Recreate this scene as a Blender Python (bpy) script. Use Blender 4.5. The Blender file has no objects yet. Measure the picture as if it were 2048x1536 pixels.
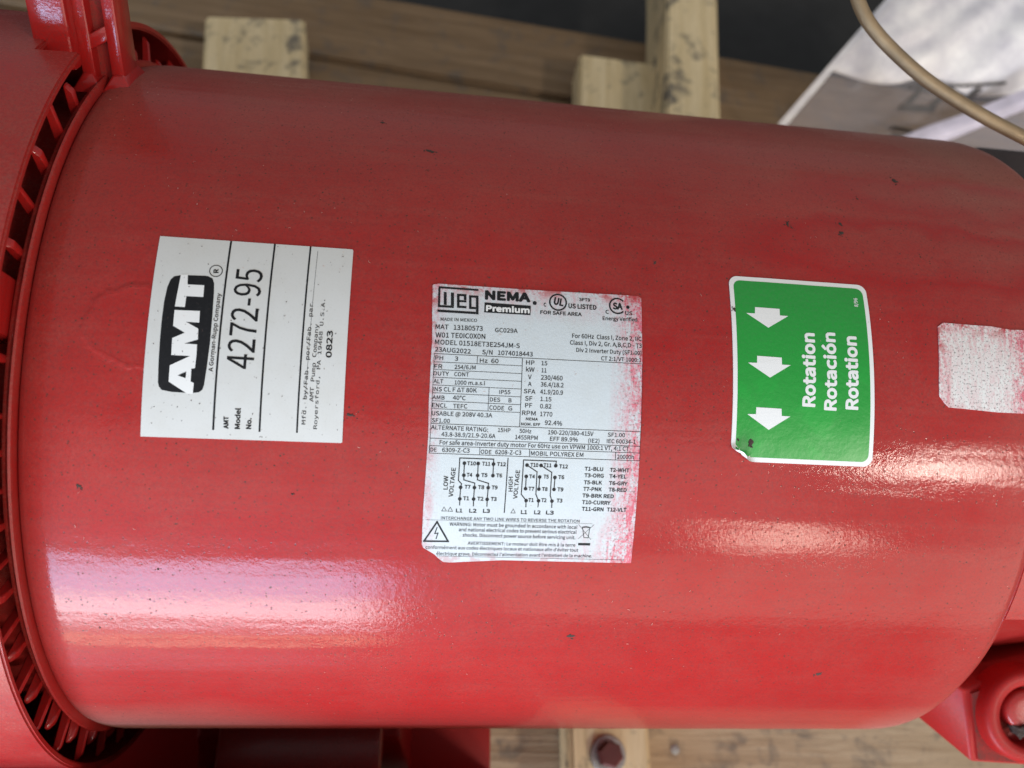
import bpy, bmesh, math, random
from mathutils import Vector, Matrix, noise
sc = bpy.context.scene
COL = sc.collection
RAD = math.radians
# ------------------------------------------------------------------ camera
H = 0.333                        # height of the motor axis above the floor
EL = RAD(66)                     # elevation of the viewing direction
cam = bpy.data.objects.new('camera', bpy.data.cameras.new('camera')); COL.objects.link(cam)
right = Vector((0.9911, -0.0054, 0.1332)).normalized()
fwd = Vector((0.1224, 0.4330, -0.8931)).normalized()
up = right.cross(fwd).normalized(); right = fwd.cross(up).normalized()
cam.matrix_world = Matrix(((right.x, up.x, -fwd.x, 0.0), (right.y, up.y, -fwd.y, -0.1684), (right.z, up.z, -fwd.z, 0.7113), (0, 0, 0, 1)))
cam.data.sensor_width = 36; cam.data.lens = 1629.6 / 2048 * 36
cam.data.clip_start = 0.01; cam.data.clip_end = 50
cam.data.dof.use_dof = True; cam.data.dof.focus_distance = 0.285; cam.data.dof.aperture_fstop = 9.0
sc.camera = cam
# ------------------------------------------------------------------ light: open shed, daylight from the near side and added fills
w = bpy.data.worlds.new('World'); sc.world = w; w.use_nodes = True
w.node_tree.nodes['Background'].inputs[0].default_value = (0.93, 0.96, 1.0, 1)
w.node_tree.nodes['Background'].inputs[1].default_value = 0.355
def area(name, loc, target, sx, sy, power, col):
    l = bpy.data.lights.new(name, 'AREA'); l.shape = 'RECTANGLE'; l.size = sx; l.size_y = sy; l.energy = power; l.color = col
    o = bpy.data.objects.new(name, l); COL.objects.link(o); o.location = loc
    o.rotation_euler = (Vector(target) - Vector(loc)).to_track_quat('-Z', 'Y').to_euler(); return o
area('door_sky_daylight', (-0.73, -2.0, 0.66), (-0.62, 0, 0.6), 1.36, 0.40, 38, (0.42, 0.66, 1.0))
area('door_daylight', (-0.73, -2.0, 0.27), (-0.62, 0, 0.3), 1.36, 0.36, 38, (0.86, 0.92, 1.0))
area('ground_glow', (-0.52, -1.25, 0.06), (-0.3, 0, 0.36), 1.0, 0.05, 2.6, (1.0, 0.72, 0.45))
area('window_glow', (1.15, -2.0, 1.40), (0.15, 0, 0.4), 0.34, 0.24, 7, (1.0, 0.87, 0.72))
area('high_window_glow', (2.40, -2.0, 3.0), (0.2, 0, 0.4), 0.62, 0.26, 40, (1.0, 0.90, 0.78))
area('low_warm_fill', (1.7, -2.6, 0.80), (0.3, 0, 0.34), 3.0, 1.3, 25, (1.0, 0.86, 0.70))  # added warm fill that brightens the lower shell, no visible source
area('high_side_fill', (0.2, -2.4, 2.7), (0.1, 0, 0.4), 3.2, 1.7, 19, (1.0, 0.97, 0.93))  # added broad panel, fills shell and labels beside the low world light
vs = sc.view_settings; vs.view_transform = 'Standard'; vs.look = 'None'; vs.exposure = 0; vs.gamma = 1; vs.use_curve_mapping = False
sc.render.engine = 'CYCLES'
# ------------------------------------------------------------------ measured data: millimetres along the axis and around the shell
AMT_TEXT = [('4272-95', -49.49, 8.79, 89.6, 32.89, 8.27, -0.022), ('AMT', -55.9, -10.09, 92.7, 3.91, 1.56, 0.03), ('Model', -52.47, -10.06, 90.2, 6.62, 1.65, 0.03), ('No.', -49.03, -9.9, 90.6, 3.52, 1.66, 0.03),
 ('0823', -25.63, 13.89, 90.9, 8.78, 1.88, 0.02), ('A Gorman-Rupp Company', -61.66, 7.44, 89.4, 25.28, 1.35, 0.006), ('R', -62.92, 39.58, 94.8, 1.4, 1.63, 0.03)]
AMT_FAINT = [('Mfd. by/Fab. por/Fab. par', -32.5, -7.69, 90.2, 39.01, 1.24, 0), ('AMT Pump Company', -30.49, -0.41, 89.8, 24.92, 1.25, 0), ('Royersford, PA 19468 U.S.A.', -28.88, -8.97, 90.1, 41.77, 1.16, 0)]
AMT_LINES = [([(-60.41, 51.3), (-60.55, -10.66)], 0.52), ([(-46.59, 51.4), (-46.51, -10.6)], 0.5), ([(-35.17, 51.4), (-35.03, -10.39)], 0.46)]
AMT_FAINT_LINES = [([(-32.73, 49.88), (-32.98, 0.37)], 0.1)]
AMT_RING = ((-63.8, 40.27), 1.95, 0.36)
LOGO_BLACK = [(-74.38, 37.97), (-76.29, 37.49), (-77.22, 36.29), (-77.9, 33.72), (-78.29, 28.92), (-78.35, 22.38), (-78.25, 15.98), (-78.06, 9.23), (-77.81, 3.44), (-77.46, 2.03), (-76.58, 1.01), (-73.66, 0.54),
 (-68.95, 0.47), (-67.24, 0.51), (-65.33, 0.88), (-64.43, 1.69), (-64.04, 3.05), (-63.57, 8.69), (-63.22, 16.42), (-63.28, 25.21), (-63.58, 32.81), (-63.88, 35.95), (-64.55, 37.62), (-65.95, 38.26),
 (-67.19, 38.36), (-72.21, 38.14)]
LOGO_WHITE = [[(-74.28, 38.18), (-72.2, 38.34), (-71.93, 35.02), (-66.81, 35.1), (-66.68, 31.15), (-71.82, 31.12), (-71.86, 27.47), (-74.89, 27.5)],
 [(-74.85, 26.33), (-67.2, 26.51), (-67.04, 22.73), (-71.03, 22.75), (-67.16, 20.78), (-66.94, 17.34), (-70.94, 15.82), (-67.06, 15.74), (-66.96, 11.93), (-68.73, 12.01), (-74.48, 11.99),
  (-74.65, 17.33), (-71.04, 19.25), (-74.76, 21.22)],
 [(-74.65, 8.75), (-68.65, 12.1), (-66.97, 12.02), (-67.11, 8.27), (-68.17, 8.07), (-68.11, 4.04), (-67.13, 3.65), (-67.22, 0.29), (-68.85, 0.21), (-74.63, 3.69)]]
LOGO_COUNTER = [(-69.6, 7.1), (-72.08, 5.75), (-69.67, 4.99)]
AMT_OUT = [(-82.52, 51.27), (-21.72, 51.45), (-21.36, 51.04), (-20.84, -12.73), (-21.18, -13.02), (-82.12, -13.66)]
PLATE_TEXT = [('C', 42.43, 35.41, 1.2, 0.86, 1.4, 0.02), ('US LISTED', 50.82, 35.38, 0.2, 9.64, 1.74, 0.02), ('3PT9', 54.48, 38.19, 0.9, 3.83, 1.17, 0.02), ('FOR SAFE AREA', 41.29, 32.7, 0.5, 14.12, 1.3, 0.02),
 ('UL', 45.65, 36.41, -9.8, 3.45, 2.76, 0.03), ('SA', 66.1, 36.01, 0.4, 3.42, 2.51, 0.03), ('C', 63.54, 34.27, -0.1, 1.19, 1.41, 0.01), ('US', 70.29, 34.31, -0.7, 2.59, 1.41, 0.01),
 ('Energy Verified', 62.53, 31.96, 1.2, 11.99, 1.31, 0.01), ('MADE IN MEXICO', 8.35, 28.22, 1.5, 11.97, 1.1, 0), ('MAT   13180573', 6.8, 25.32, 1.0, 15.52, 1.64, 0),
 ('GC029A', 26.3, 25.46, 1.2, 7.55, 1.49, 0), ('W01 TE0IC0X0N', 6.93, 22.52, 1.5, 16.32, 1.7, 0), ('MODEL 01518ET3E254JM-S', 6.85, 20.22, 0.7, 27.87, 1.61, 0),
 ('23AUG2022', 6.96, 17.83, -0.4, 11.69, 1.52, 0), ('S/N   1074018443', 22.41, 17.82, 0.7, 16.7, 1.53, 0), ('For 60Hz  Class I, Zone 2, IIC', 52.14, 25.11, 0.8, 23.79, 1.51, 0),
 ('Class I, Div 2, Gr. A,B,C,D - T3', 51.44, 22.78, 0.7, 24.56, 1.5, 0), ('Div 2 Inverter Duty (SF1.00)', 53.62, 20.42, 0.5, 22.31, 1.41, 0), ('CT 2:1/VT 1000:1', 62.11, 18.07, 0.5, 13.76, 1.41, 0),
 ('PH', 7.21, 15.12, 0.8, 2.6, 1.43, 0.0), ('3', 13.53, 15.18, -0.6, 1.12, 1.44, 0.0), ('Hz  60', 21.7, 15.0, 1.5, 6.18, 1.44, 0.0), ('FR', 7.05, 12.29, 1.6, 2.63, 1.43, 0.0),
 ('254/6JM', 13.58, 12.47, 1.6, 6.91, 1.36, 0.0), ('DUTY', 6.9, 10.04, 1.0, 5.0, 1.35, 0.0), ('CONT', 13.58, 10.14, 1.3, 4.85, 1.35, 0.0), ('ALT', 7.03, 7.51, 0.3, 3.15, 1.42, 0.0),
 ('1000 m.a.s.l', 13.82, 7.42, 1.5, 9.97, 1.35, 0.0), ('INS CL F ΔT 80K', 6.9, 4.94, 1.0, 14.3, 1.42, 0.0), ('IP55', 28.53, 5.12, 1.2, 3.66, 1.35, 0.0), ('AMB', 6.93, 2.3, 0.8, 3.99, 1.33, 0.0),
 ('40°C', 13.51, 2.49, 0.3, 4.17, 1.41, 0.0), ('DES', 25.53, 2.53, 1.0, 3.46, 1.35, 0.0), ('B', 31.67, 2.54, 0.8, 1.02, 1.35, 0.0), ('ENCL', 6.99, -0.25, 0.6, 4.81, 1.41, 0.0),
 ('TEFC', 13.72, -0.22, 1.4, 4.65, 1.41, 0.0), ('CODE', 25.48, -0.12, -0.3, 4.89, 1.42, 0.0), ('G', 31.69, -0.08, 1.2, 1.32, 1.42, 0.0), ('USABLE @ 208V 40.3A', 7.01, -2.84, 0.6, 19.61, 1.41, 0.0),
 ('SF1.00', 7.13, -5.06, -0.2, 5.85, 1.33, 0.0), ('HP', 36.91, 15.21, -0.6, 2.86, 1.53, 0.0), ('15', 42.07, 15.28, 1.0, 1.99, 1.46, 0.0), ('kW', 36.99, 12.93, 0.1, 2.86, 1.52, 0.0),
 ('11', 42.15, 12.91, 0.6, 1.72, 1.45, 0.0), ('V', 37.77, 10.47, 1.3, 1.22, 1.52, 0.0), ('230/460', 42.04, 10.51, 1.0, 7.28, 1.52, 0.0), ('A', 37.86, 8.2, 1.2, 1.22, 1.44, 0.0),
 ('36.4/18.2', 42.05, 8.24, 0.5, 7.66, 1.52, 0.0), ('SFA', 36.52, 5.8, -0.9, 3.92, 1.43, 0.0), ('41.9/20.9', 41.96, 5.81, 0.4, 7.66, 1.51, 0.0), ('SF', 37.08, 3.38, 1.1, 2.47, 1.5, 0.0),
 ('1.15', 42.14, 3.52, -0.0, 3.71, 1.43, 0.0), ('PF', 37.19, 1.13, 1.0, 2.39, 1.5, 0.0), ('0.82', 42.14, 1.11, 0.6, 3.82, 1.51, 0.0), ('RPM', 36.29, -1.36, 0.4, 4.56, 1.5, 0.0),
 ('1770', 42.26, -1.44, 0.1, 4.12, 1.51, 0.0), ('NEMA', 37.7, -2.98, 0.0, 3.99, 0.94, 0.02), ('NOM. EFF', 36.16, -4.74, 0.6, 6.38, 0.94, 0.02), ('92.4%', 43.97, -4.19, -0.3, 5.82, 1.51, 0.0),
 ('ALTERNATE RATING:', 6.99, -7.33, -0.1, 18.49, 1.41, 0.0), ('15HP', 28.67, -7.23, 0.0, 4.15, 1.35, 0.0), ('50Hz', 35.77, -7.2, -0.1, 3.95, 1.35, 0.0),
 ('190-220/380-415V', 45.24, -7.26, 0.5, 15.23, 1.44, 0.0), ('SF1.00', 65.29, -7.11, 0.7, 5.85, 1.37, 0.0), ('43.8-38.9/21.9-20.6A', 10.43, -9.47, 0.5, 17.6, 1.42, 0.0),
 ('1455RPM', 34.45, -9.33, 0.3, 7.52, 1.43, 0.0), ('EFF 89.9%', 45.98, -9.38, 0.7, 9.4, 1.44, 0.0), ('(IE2)', 58.83, -9.38, 0.8, 3.8, 1.37, 0.0), ('IEC 60034-1', 65.06, -9.22, 0.5, 9.84, 1.37, 0.0),
 ('For safe area-Inverter duty motor For 60Hz use on VPWM 1000:1 VT, 4:1 CT', 10.02, -12.1, 0.5, 62.77, 1.44, 0.0), ('DE', 7.2, -14.57, 1.4, 2.03, 1.34, 0.0),
 ('6309-Z-C3', 10.97, -14.52, 0.8, 8.92, 1.42, 0.0), ('ODE', 23.46, -14.55, 0.0, 3.57, 1.35, 0.0), ('6208-Z-C3', 28.22, -14.5, 0.9, 8.61, 1.43, 0.0),
 ('MOBIL POLYREX EM', 39.95, -14.41, 0.7, 17.56, 1.44, 0.0), ('20000h', 68.87, -14.3, 0.9, 5.79, 1.38, 0.0),
 ('INTERCHANGE ANY TWO LINE WIRES TO REVERSE THE ROTATION', 11.89, -37.0, 0.5, 46.19, 1.05, 0.0), ('WARNING: Motor must be grounded in accordance with local', 14.84, -39.11, 0.4, 42.67, 1.22, 0.0),
 ('and national electrical codes to prevent serious electrical', 17.97, -40.95, 0.5, 39.44, 1.23, 0.0),
 ('shocks. Disconnect power source before servicing unit.', 19.35, -42.84, 0.4, 37.87, 1.24, 0.0), ('AVERTISSEMENT: Le moteur doit être mis à la terre', 21.22, -45.68, 0.6, 36.29, 1.18, 0.0),
 ("conformément aux codes électriques locaux et nationaux afin d'éviter tout", 7.43, -47.59, 0.5, 51.26, 1.19, 0.0),
 ("électrique grave. Déconnectez l'alimentation avant l'entretien de la machine.", 11.15, -49.8, 0.7, 52.53, 1.2, 0.0)]
PLATE_DIAGRAM_TEXT = [('LOW', 13.53, -26.83, 91.0, 4.59, 1.49, 0.012), ('VOLTAGE', 15.36, -29.27, 87.5, 9.8, 1.49, 0.012), ('HIGH', 34.81, -26.67, 92.7, 4.98, 1.44, 0.012),
 ('VOLTAGE', 36.51, -29.15, 88.4, 9.77, 1.45, 0.012), ('T10', 19.27, -18.5, 0.9, 2.92, 1.29, 0.022), ('T11', 24.14, -18.41, -0.0, 2.74, 1.29, 0.022), ('T12', 29.03, -18.36, 0.1, 2.95, 1.29, 0.022),
 ('T4', 19.35, -22.3, -0.1, 1.87, 1.3, 0.022), ('T5', 24.11, -22.19, 0.2, 2.07, 1.3, 0.022), ('T6', 29.0, -22.11, 0.1, 2.0, 1.3, 0.022), ('T7', 18.92, -26.31, -0.0, 1.99, 1.31, 0.022),
 ('T8', 23.31, -26.26, 0.1, 2.07, 1.31, 0.022), ('T9', 27.76, -26.17, -0.0, 2.0, 1.31, 0.022), ('T1', 18.71, -30.2, 1.0, 1.95, 1.33, 0.022), ('T2', 23.3, -30.15, -0.1, 2.08, 1.33, 0.022),
 ('T3', 27.72, -30.07, -0.1, 2.01, 1.33, 0.022), ('L1', 16.61, -34.41, -0.1, 2.14, 1.34, 0.022), ('L2', 20.94, -34.34, 0.2, 2.46, 1.35, 0.022), ('L3', 25.47, -34.22, -0.9, 2.35, 1.35, 0.022),
 ('T10', 40.04, -18.18, 0.7, 2.67, 1.3, 0.022), ('T11', 44.39, -18.08, -0.1, 2.68, 1.3, 0.022), ('T12', 49.62, -18.25, 0.1, 2.96, 1.3, 0.022), ('T4', 39.89, -22.02, -0.0, 1.95, 1.31, 0.022),
 ('T5', 44.66, -21.87, -0.2, 1.76, 1.31, 0.022), ('T6', 49.57, -21.87, 0.1, 2.04, 1.31, 0.022), ('T7', 39.92, -26.13, -0.1, 1.99, 1.32, 0.022), ('T8', 44.43, -26.08, -0.2, 1.92, 1.32, 0.022),
 ('T9', 49.58, -26.0, -0.0, 2.05, 1.33, 0.022), ('T1', 40.21, -30.0, 0.8, 1.8, 1.34, 0.022), ('T2', 44.5, -29.88, -0.5, 1.77, 1.34, 0.022), ('T3', 49.62, -29.81, -0.2, 2.01, 1.34, 0.022),
 ('L1', 38.04, -34.21, -0.2, 2.11, 1.36, 0.022), ('L2', 42.46, -34.14, -0.1, 2.2, 1.36, 0.022), ('L3', 46.42, -34.08, -0.6, 2.67, 1.36, 0.022), ('T1-BLU', 58.22, -18.71, 0.6, 6.29, 1.31, 0.022),
 ('T2-WHT', 66.77, -18.75, 0.6, 6.65, 1.32, 0.022), ('T3-ORG', 58.3, -20.91, 0.6, 6.57, 1.32, 0.022), ('T4-YEL', 66.75, -20.88, 0.4, 5.87, 1.32, 0.022),
 ('T5-BLK', 58.3, -23.28, 0.8, 6.18, 1.32, 0.022), ('T6-GRY', 66.82, -23.22, 0.4, 6.31, 1.33, 0.022), ('T7-PNK', 58.28, -25.51, 0.4, 6.31, 1.33, 0.022),
 ('T8-RED', 66.85, -25.42, 0.4, 6.24, 1.34, 0.022), ('T9-BRK RED', 58.16, -27.76, 0.2, 10.74, 1.34, 0.022), ('T10-CURRY', 58.25, -30.06, 0.2, 9.7, 1.35, 0.022),
 ('T11-GRN', 58.38, -32.37, 0.2, 7.43, 1.36, 0.022), ('T12-VLT', 66.9, -32.31, 0.3, 6.78, 1.37, 0.022)]
PLATE_HEAVY = [('NEMA', 22.62, 36.45, 0.3, 15.33, 3.46, 0.06)]
PLATE_PREMIUM = [('Premium', 23.12, 32.45, 0.7, 14.62, 2.18, 0.045)]
PREMIUM_BOX = [(22.57, 35.55), (38.08, 35.4), (38.01, 32.08), (22.56, 32.01)]
WEG = [[(7.2, 40.18), (20.46, 40.11), (20.47, 39.41), (7.23, 39.44)], [(7.15, 39.43), (7.87, 39.44), (7.96, 33.66), (7.25, 33.61)], [(8.98, 38.25), (9.96, 38.26), (10.14, 33.74), (9.16, 33.74)],
 [(11.33, 38.22), (12.39, 38.23), (12.56, 33.66), (11.5, 33.66)], [(7.25, 33.61), (12.49, 33.63), (12.52, 32.84), (7.28, 32.81)], [(13.38, 37.14), (14.25, 37.15), (14.37, 33.8), (13.5, 33.8)],
 [(13.35, 37.95), (16.51, 37.98), (16.53, 37.16), (13.38, 37.14)], [(15.66, 37.26), (16.53, 37.27), (16.58, 35.89), (15.7, 35.88)], [(14.3, 35.78), (16.58, 35.8), (16.6, 35.07), (14.33, 35.06)],
 [(13.5, 33.8), (16.65, 33.81), (16.67, 33.01), (13.53, 33.0)], [(17.38, 36.89), (18.22, 36.9), (18.32, 33.67), (17.49, 33.67)], [(17.35, 37.71), (20.52, 37.73), (20.54, 36.91), (17.38, 36.89)],
 [(19.66, 37.05), (20.54, 37.06), (20.72, 31.15), (19.85, 31.15)], [(17.49, 33.67), (19.73, 33.68), (19.75, 32.88), (17.51, 32.87)], [(7.17, 32.01), (19.78, 32.02), (19.81, 31.19), (7.21, 31.14)]]
PLATE_DOTS = [((39.39, 36.43), 0.58), ((71.34, 37.15), 0.52), ((18.41, -17.86), 0.52), ((22.9, -17.78), 0.52), ((27.9, -17.77), 0.52), ((18.46, -21.84), 0.52), ((22.95, -21.74), 0.52), ((27.95, -21.58), 0.52),
 ((17.66, -25.9), 0.52), ((22.16, -25.8), 0.52), ((26.67, -25.67), 0.52), ((17.64, -29.77), 0.52), ((22.14, -29.68), 0.52), ((26.59, -29.6), 0.52), ((38.94, -17.65), 0.52), ((43.59, -17.57), 0.52),
 ((48.49, -17.45), 0.52), ((38.93, -21.41), 0.52), ((43.4, -21.42), 0.52), ((48.49, -21.37), 0.52), ((38.99, -25.54), 0.52), ((43.43, -25.49), 0.52), ((48.49, -25.41), 0.52), ((39.48, -29.55), 0.52),
 ((43.62, -29.48), 0.52), ((48.12, -29.43), 0.52)]
PLATE_RINGS = [((47.29, 37.27), 2.55, 0.5, 0, 360), ((67.72, 37.36), 2.45, 0.5, 42, 318)]
PLATE_LINES = [([(6.74, 17.17), (76.07, 17.7)], 0.17), ([(6.87, 14.46), (35.52, 14.75)], 0.15), ([(6.81, 11.98), (35.61, 12.17)], 0.15), ([(6.75, 9.47), (35.6, 9.63)], 0.15), ([(6.76, 6.97), (35.7, 7.11)], 0.15),
 ([(6.82, 4.45), (35.63, 4.55)], 0.15), ([(6.88, 1.86), (35.67, 1.99)], 0.15), ([(6.9, -0.63), (35.68, -0.56)], 0.15), ([(6.89, -5.44), (76.62, -4.96)], 0.17),
 ([(6.85, -10.19), (76.52, -9.83)], 0.17), ([(6.91, -12.61), (76.47, -12.06)], 0.17), ([(6.85, 17.18), (6.93, -15.04)], 0.15), ([(20.93, 17.31), (20.85, 14.76)], 0.17),
 ([(35.7, 17.33), (35.73, -5.21)], 0.2), ([(25.13, 7.01), (25.12, -0.59)], 0.17), ([(76.19, 17.71), (76.47, -12.06)], 0.1), ([(6.93, -15.03), (76.66, -14.67)], 0.17),
 ([(23.15, -12.45), (23.17, -14.82)], 0.17), ([(39.48, -12.35), (39.55, -14.7)], 0.2), ([(68.33, -12.21), (68.39, -14.7)], 0.2), ([(6.79, -12.53), (6.82, -15.04)], 0.15),
 ([(76.55, -11.97), (76.58, -14.67)], 0.12), ([(6.86, -37.29), (62.52, -36.8)], 0.08), ([(11.36, -50.14), (74.91, -49.7)], 0.12)]
PLATE_DIAGRAM = [([(17.64, -29.77), (17.66, -25.9), (17.89, -24.73), (16.81, -23.62), (16.82, -16.22), (27.87, -16.14), (27.9, -17.77)], 0.3), ([(18.41, -17.86), (18.46, -21.84)], 0.3),
 ([(22.9, -17.78), (22.95, -21.74)], 0.3), ([(27.9, -17.77), (27.95, -21.58)], 0.3), ([(18.46, -21.84), (18.55, -23.36), (22.17, -24.3), (22.16, -25.8), (22.14, -29.68)], 0.3),
 ([(22.95, -21.74), (22.97, -23.19), (26.68, -24.2), (26.67, -25.67), (26.59, -29.6)], 0.3), ([(17.64, -29.77), (17.7, -32.0)], 0.3), ([(22.14, -29.68), (22.23, -32.15)], 0.3),
 ([(26.59, -29.6), (26.68, -32.07)], 0.3), ([(39.48, -29.55), (37.72, -27.46), (37.7, -15.99), (48.58, -15.95), (48.49, -17.45)], 0.3),
 ([(38.94, -17.65), (42.4, -19.73), (42.57, -27.28), (43.62, -29.48)], 0.3), ([(43.59, -17.57), (47.3, -19.72), (47.38, -27.49), (48.12, -29.43)], 0.3), ([(38.93, -21.41), (38.99, -25.54)], 0.3),
 ([(43.4, -21.42), (43.43, -25.49)], 0.3), ([(48.49, -21.37), (48.49, -25.41)], 0.3), ([(39.48, -29.55), (39.58, -31.84)], 0.3), ([(43.62, -29.48), (43.6, -31.7)], 0.3),
 ([(48.12, -29.43), (48.23, -31.73)], 0.3), ([(32.55, -15.56), (32.56, -34.04)], 0.3), ([(11.98, -34.1), (12.68, -32.7), (13.51, -34.08), (11.98, -34.1)], 0.15),
 ([(13.97, -34.11), (14.71, -32.7), (15.54, -34.09), (13.97, -34.11)], 0.15), ([(34.77, -33.97), (35.43, -32.55), (36.22, -33.96), (34.77, -33.97)], 0.15)]
PLATE_SYMBOLS = [([(10.71, -37.92), (6.82, -44.85), (14.73, -44.68), (10.71, -37.92)], 0.5), ([(10.82, -39.89), (10.2, -42.03), (11.24, -41.83), (10.75, -43.82)], 0.28), ([(57.86, -37.24), (62.52, -42.48)], 0.12),
 ([(63.14, -37.06), (58.18, -42.41)], 0.12), ([(59.25, -38.22), (61.76, -38.22), (61.56, -41.92), (60.09, -41.84), (59.25, -38.22)], 0.2), ([(59.12, -38.1), (60.46, -37.81), (61.87, -38.17)], 0.2),
 ([(58.38, -44.3), (62.52, -44.25)], 0.75)]
PLATE_OUT = [(5.47, 40.67), (7.16, 41.08), (37.71, 41.08), (74.96, 41.53), (76.06, 40.76), (76.07, 28.59), (76.28, 12.47), (76.32, -2.87), (76.5, -12.44), (76.86, -30.5), (77.15, -40.33), (77.48, -50.86),
 (70.26, -50.94), (33.27, -51.07), (15.69, -52.46), (13.58, -52.31), (11.98, -51.06), (10.57, -49.61), (8.6, -48.39), (6.65, -47.19), (6.13, -45.95), (6.1, -42.65), (5.96, -34.62), (6.28, -9.85),
 (5.88, 1.25), (5.92, 7.56), (5.86, 16.17), (5.95, 21.88), (5.48, 31.97), (5.19, 40.23)]
GREEN_ARROWS = [[(116.68, 40.31), (125.62, 40.25), (125.52, 37.79), (128.59, 37.79), (121.01, 33.03), (113.31, 37.9), (116.46, 37.95)],
 [(116.54, 22.79), (125.34, 22.66), (125.38, 20.21), (128.51, 20.24), (121.03, 15.5), (113.18, 20.25), (116.44, 20.34)],
 [(116.24, 5.16), (125.23, 5.08), (125.35, 2.65), (128.46, 2.61), (120.9, -2.27), (113.14, 2.68), (116.21, 2.83)]]
GREEN_TEXT = [('Rotation', 137.36, 6.16, 89.0, 25.91, 4.8, 0.03), ('Rotación', 145.1, 5.29, 89.3, 27.42, 4.63, 0.03), ('Rotation', 153.03, 5.96, 89.5, 25.9, 4.77, 0.03),
 ('8/96', 155.02, 42.98, 87.6, 3.43, 1.36, 0)]
BLANK_OUT = [(184.71, 37.59), (186.99, 39.22), (190.3, 39.14), (197.55, 39.02), (205.49, 39.03), (213.02, 38.24), (218.6, 38.39), (221.3, 38.2), (221.3, 7.6), (215.73, 7.82), (205.77, 7.75), (194.42, 8.3),
 (186.86, 8.61), (185.25, 10.04), (183.37, 12.42), (183.38, 17.11)]
SPOTS = [(2.25, 100.3, 2.4), (-15.97, 117.38, 1.6), (1.67, 89.21, 0.7), (186.81, 107.85, 2.8), (134.04, 76.74, 2.0), (155.07, 78.89, 1.6), (154.6, 74.45, 1.7), (166.17, 93.58, 1.2), (81.81, 55.06, 1.0),
 (-100.09, -30.11, 1.6), (-18.85, -4.01, 1.6), (60.49, -83.07, 2.2), (160.48, -102.96, 2.2), (-77.32, -57.85, 0.9), (60.05, 21.52, 0.1), (-35.68, -30.25, 0.8), (-80.75, -69.68, 0.6),
 (23.88, 44.69, 0.7), (-77.2, 43.53, 0.8), (7.72, -25.59, 0.3), (-97.76, -82.45, 0.7), (114.7, -6.9, 2.4), (109.12, 38.82, 1.4)]
# ------------------------------------------------------------------ materials
def mat(name):
    m = bpy.data.materials.new(name); m.use_nodes = True
    nt = m.node_tree; b = nt.nodes['Principled BSDF']
    return m, nt, b
class N:
    """small node helper"""
    def __init__(s, nt): s.nt = nt
    def add(s, t, **k):
        n = s.nt.nodes.new(t)
        for a, v in k.items(): setattr(n, a, v)
        return n
    def link(s, a, b): s.nt.links.new(a, b)
    def put(s, sock, v):
        if isinstance(v, bpy.types.NodeSocket): s.link(v, sock)
        else: sock.default_value = v
    def coord(s, kind='Object'): return s.add('ShaderNodeTexCoord').outputs[kind]
    def mapping(s, v, scale=(1, 1, 1), loc=(0, 0, 0), rot=(0, 0, 0)):
        n = s.add('ShaderNodeMapping'); s.link(v, n.inputs[0]); n.inputs[1].default_value = loc; n.inputs[2].default_value = rot; n.inputs[3].default_value = scale; return n.outputs[0]
    def noise(s, v, scale, detail=4, rough=.55, dist=0.):
        n = s.add('ShaderNodeTexNoise'); s.link(v, n.inputs['Vector']); n.inputs['Scale'].default_value = scale; n.inputs['Detail'].default_value = detail; n.inputs['Roughness'].default_value = rough; n.inputs['Distortion'].default_value = dist; return n.outputs[0]
    def voro(s, v, scale, rnd=1.):
        n = s.add('ShaderNodeTexVoronoi'); s.link(v, n.inputs['Vector']); n.inputs['Scale'].default_value = scale; n.inputs['Randomness'].default_value = rnd; return n
    def ramp(s, v, a, b, lo=0., hi=1.):
        n = s.add('ShaderNodeMapRange'); s.put(n.inputs[0], v); n.inputs[1].default_value = a; n.inputs[2].default_value = b; n.inputs[3].default_value = lo; n.inputs[4].default_value = hi; return n.outputs[0]
    def math(s, op, a, b=0., c=0.):
        n = s.add('ShaderNodeMath', operation=op); s.put(n.inputs[0], a); s.put(n.inputs[1], b); s.put(n.inputs[2], c); return n.outputs[0]
    def mix(s, f, a, b):
        n = s.add('ShaderNodeMix', data_type='RGBA'); s.put(n.inputs[0], f)
        for i, v in ((6, a), (7, b)):
            if isinstance(v, tuple): n.inputs[i].default_value = (*v, 1)
            else: s.link(v, n.inputs[i])
        return n.outputs[2]
    def xyz(s, v):
        n = s.add('ShaderNodeSeparateXYZ'); s.link(v, n.inputs[0]); return n.outputs
    def bump(s, h, strength, dist, nrm=None):
        n = s.add('ShaderNodeBump'); n.inputs['Strength'].default_value = strength; n.inputs['Distance'].default_value = dist; s.link(h, n.inputs['Height'])
        if nrm: s.link(nrm, n.inputs['Normal'])
        return n.outputs[0]

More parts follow.
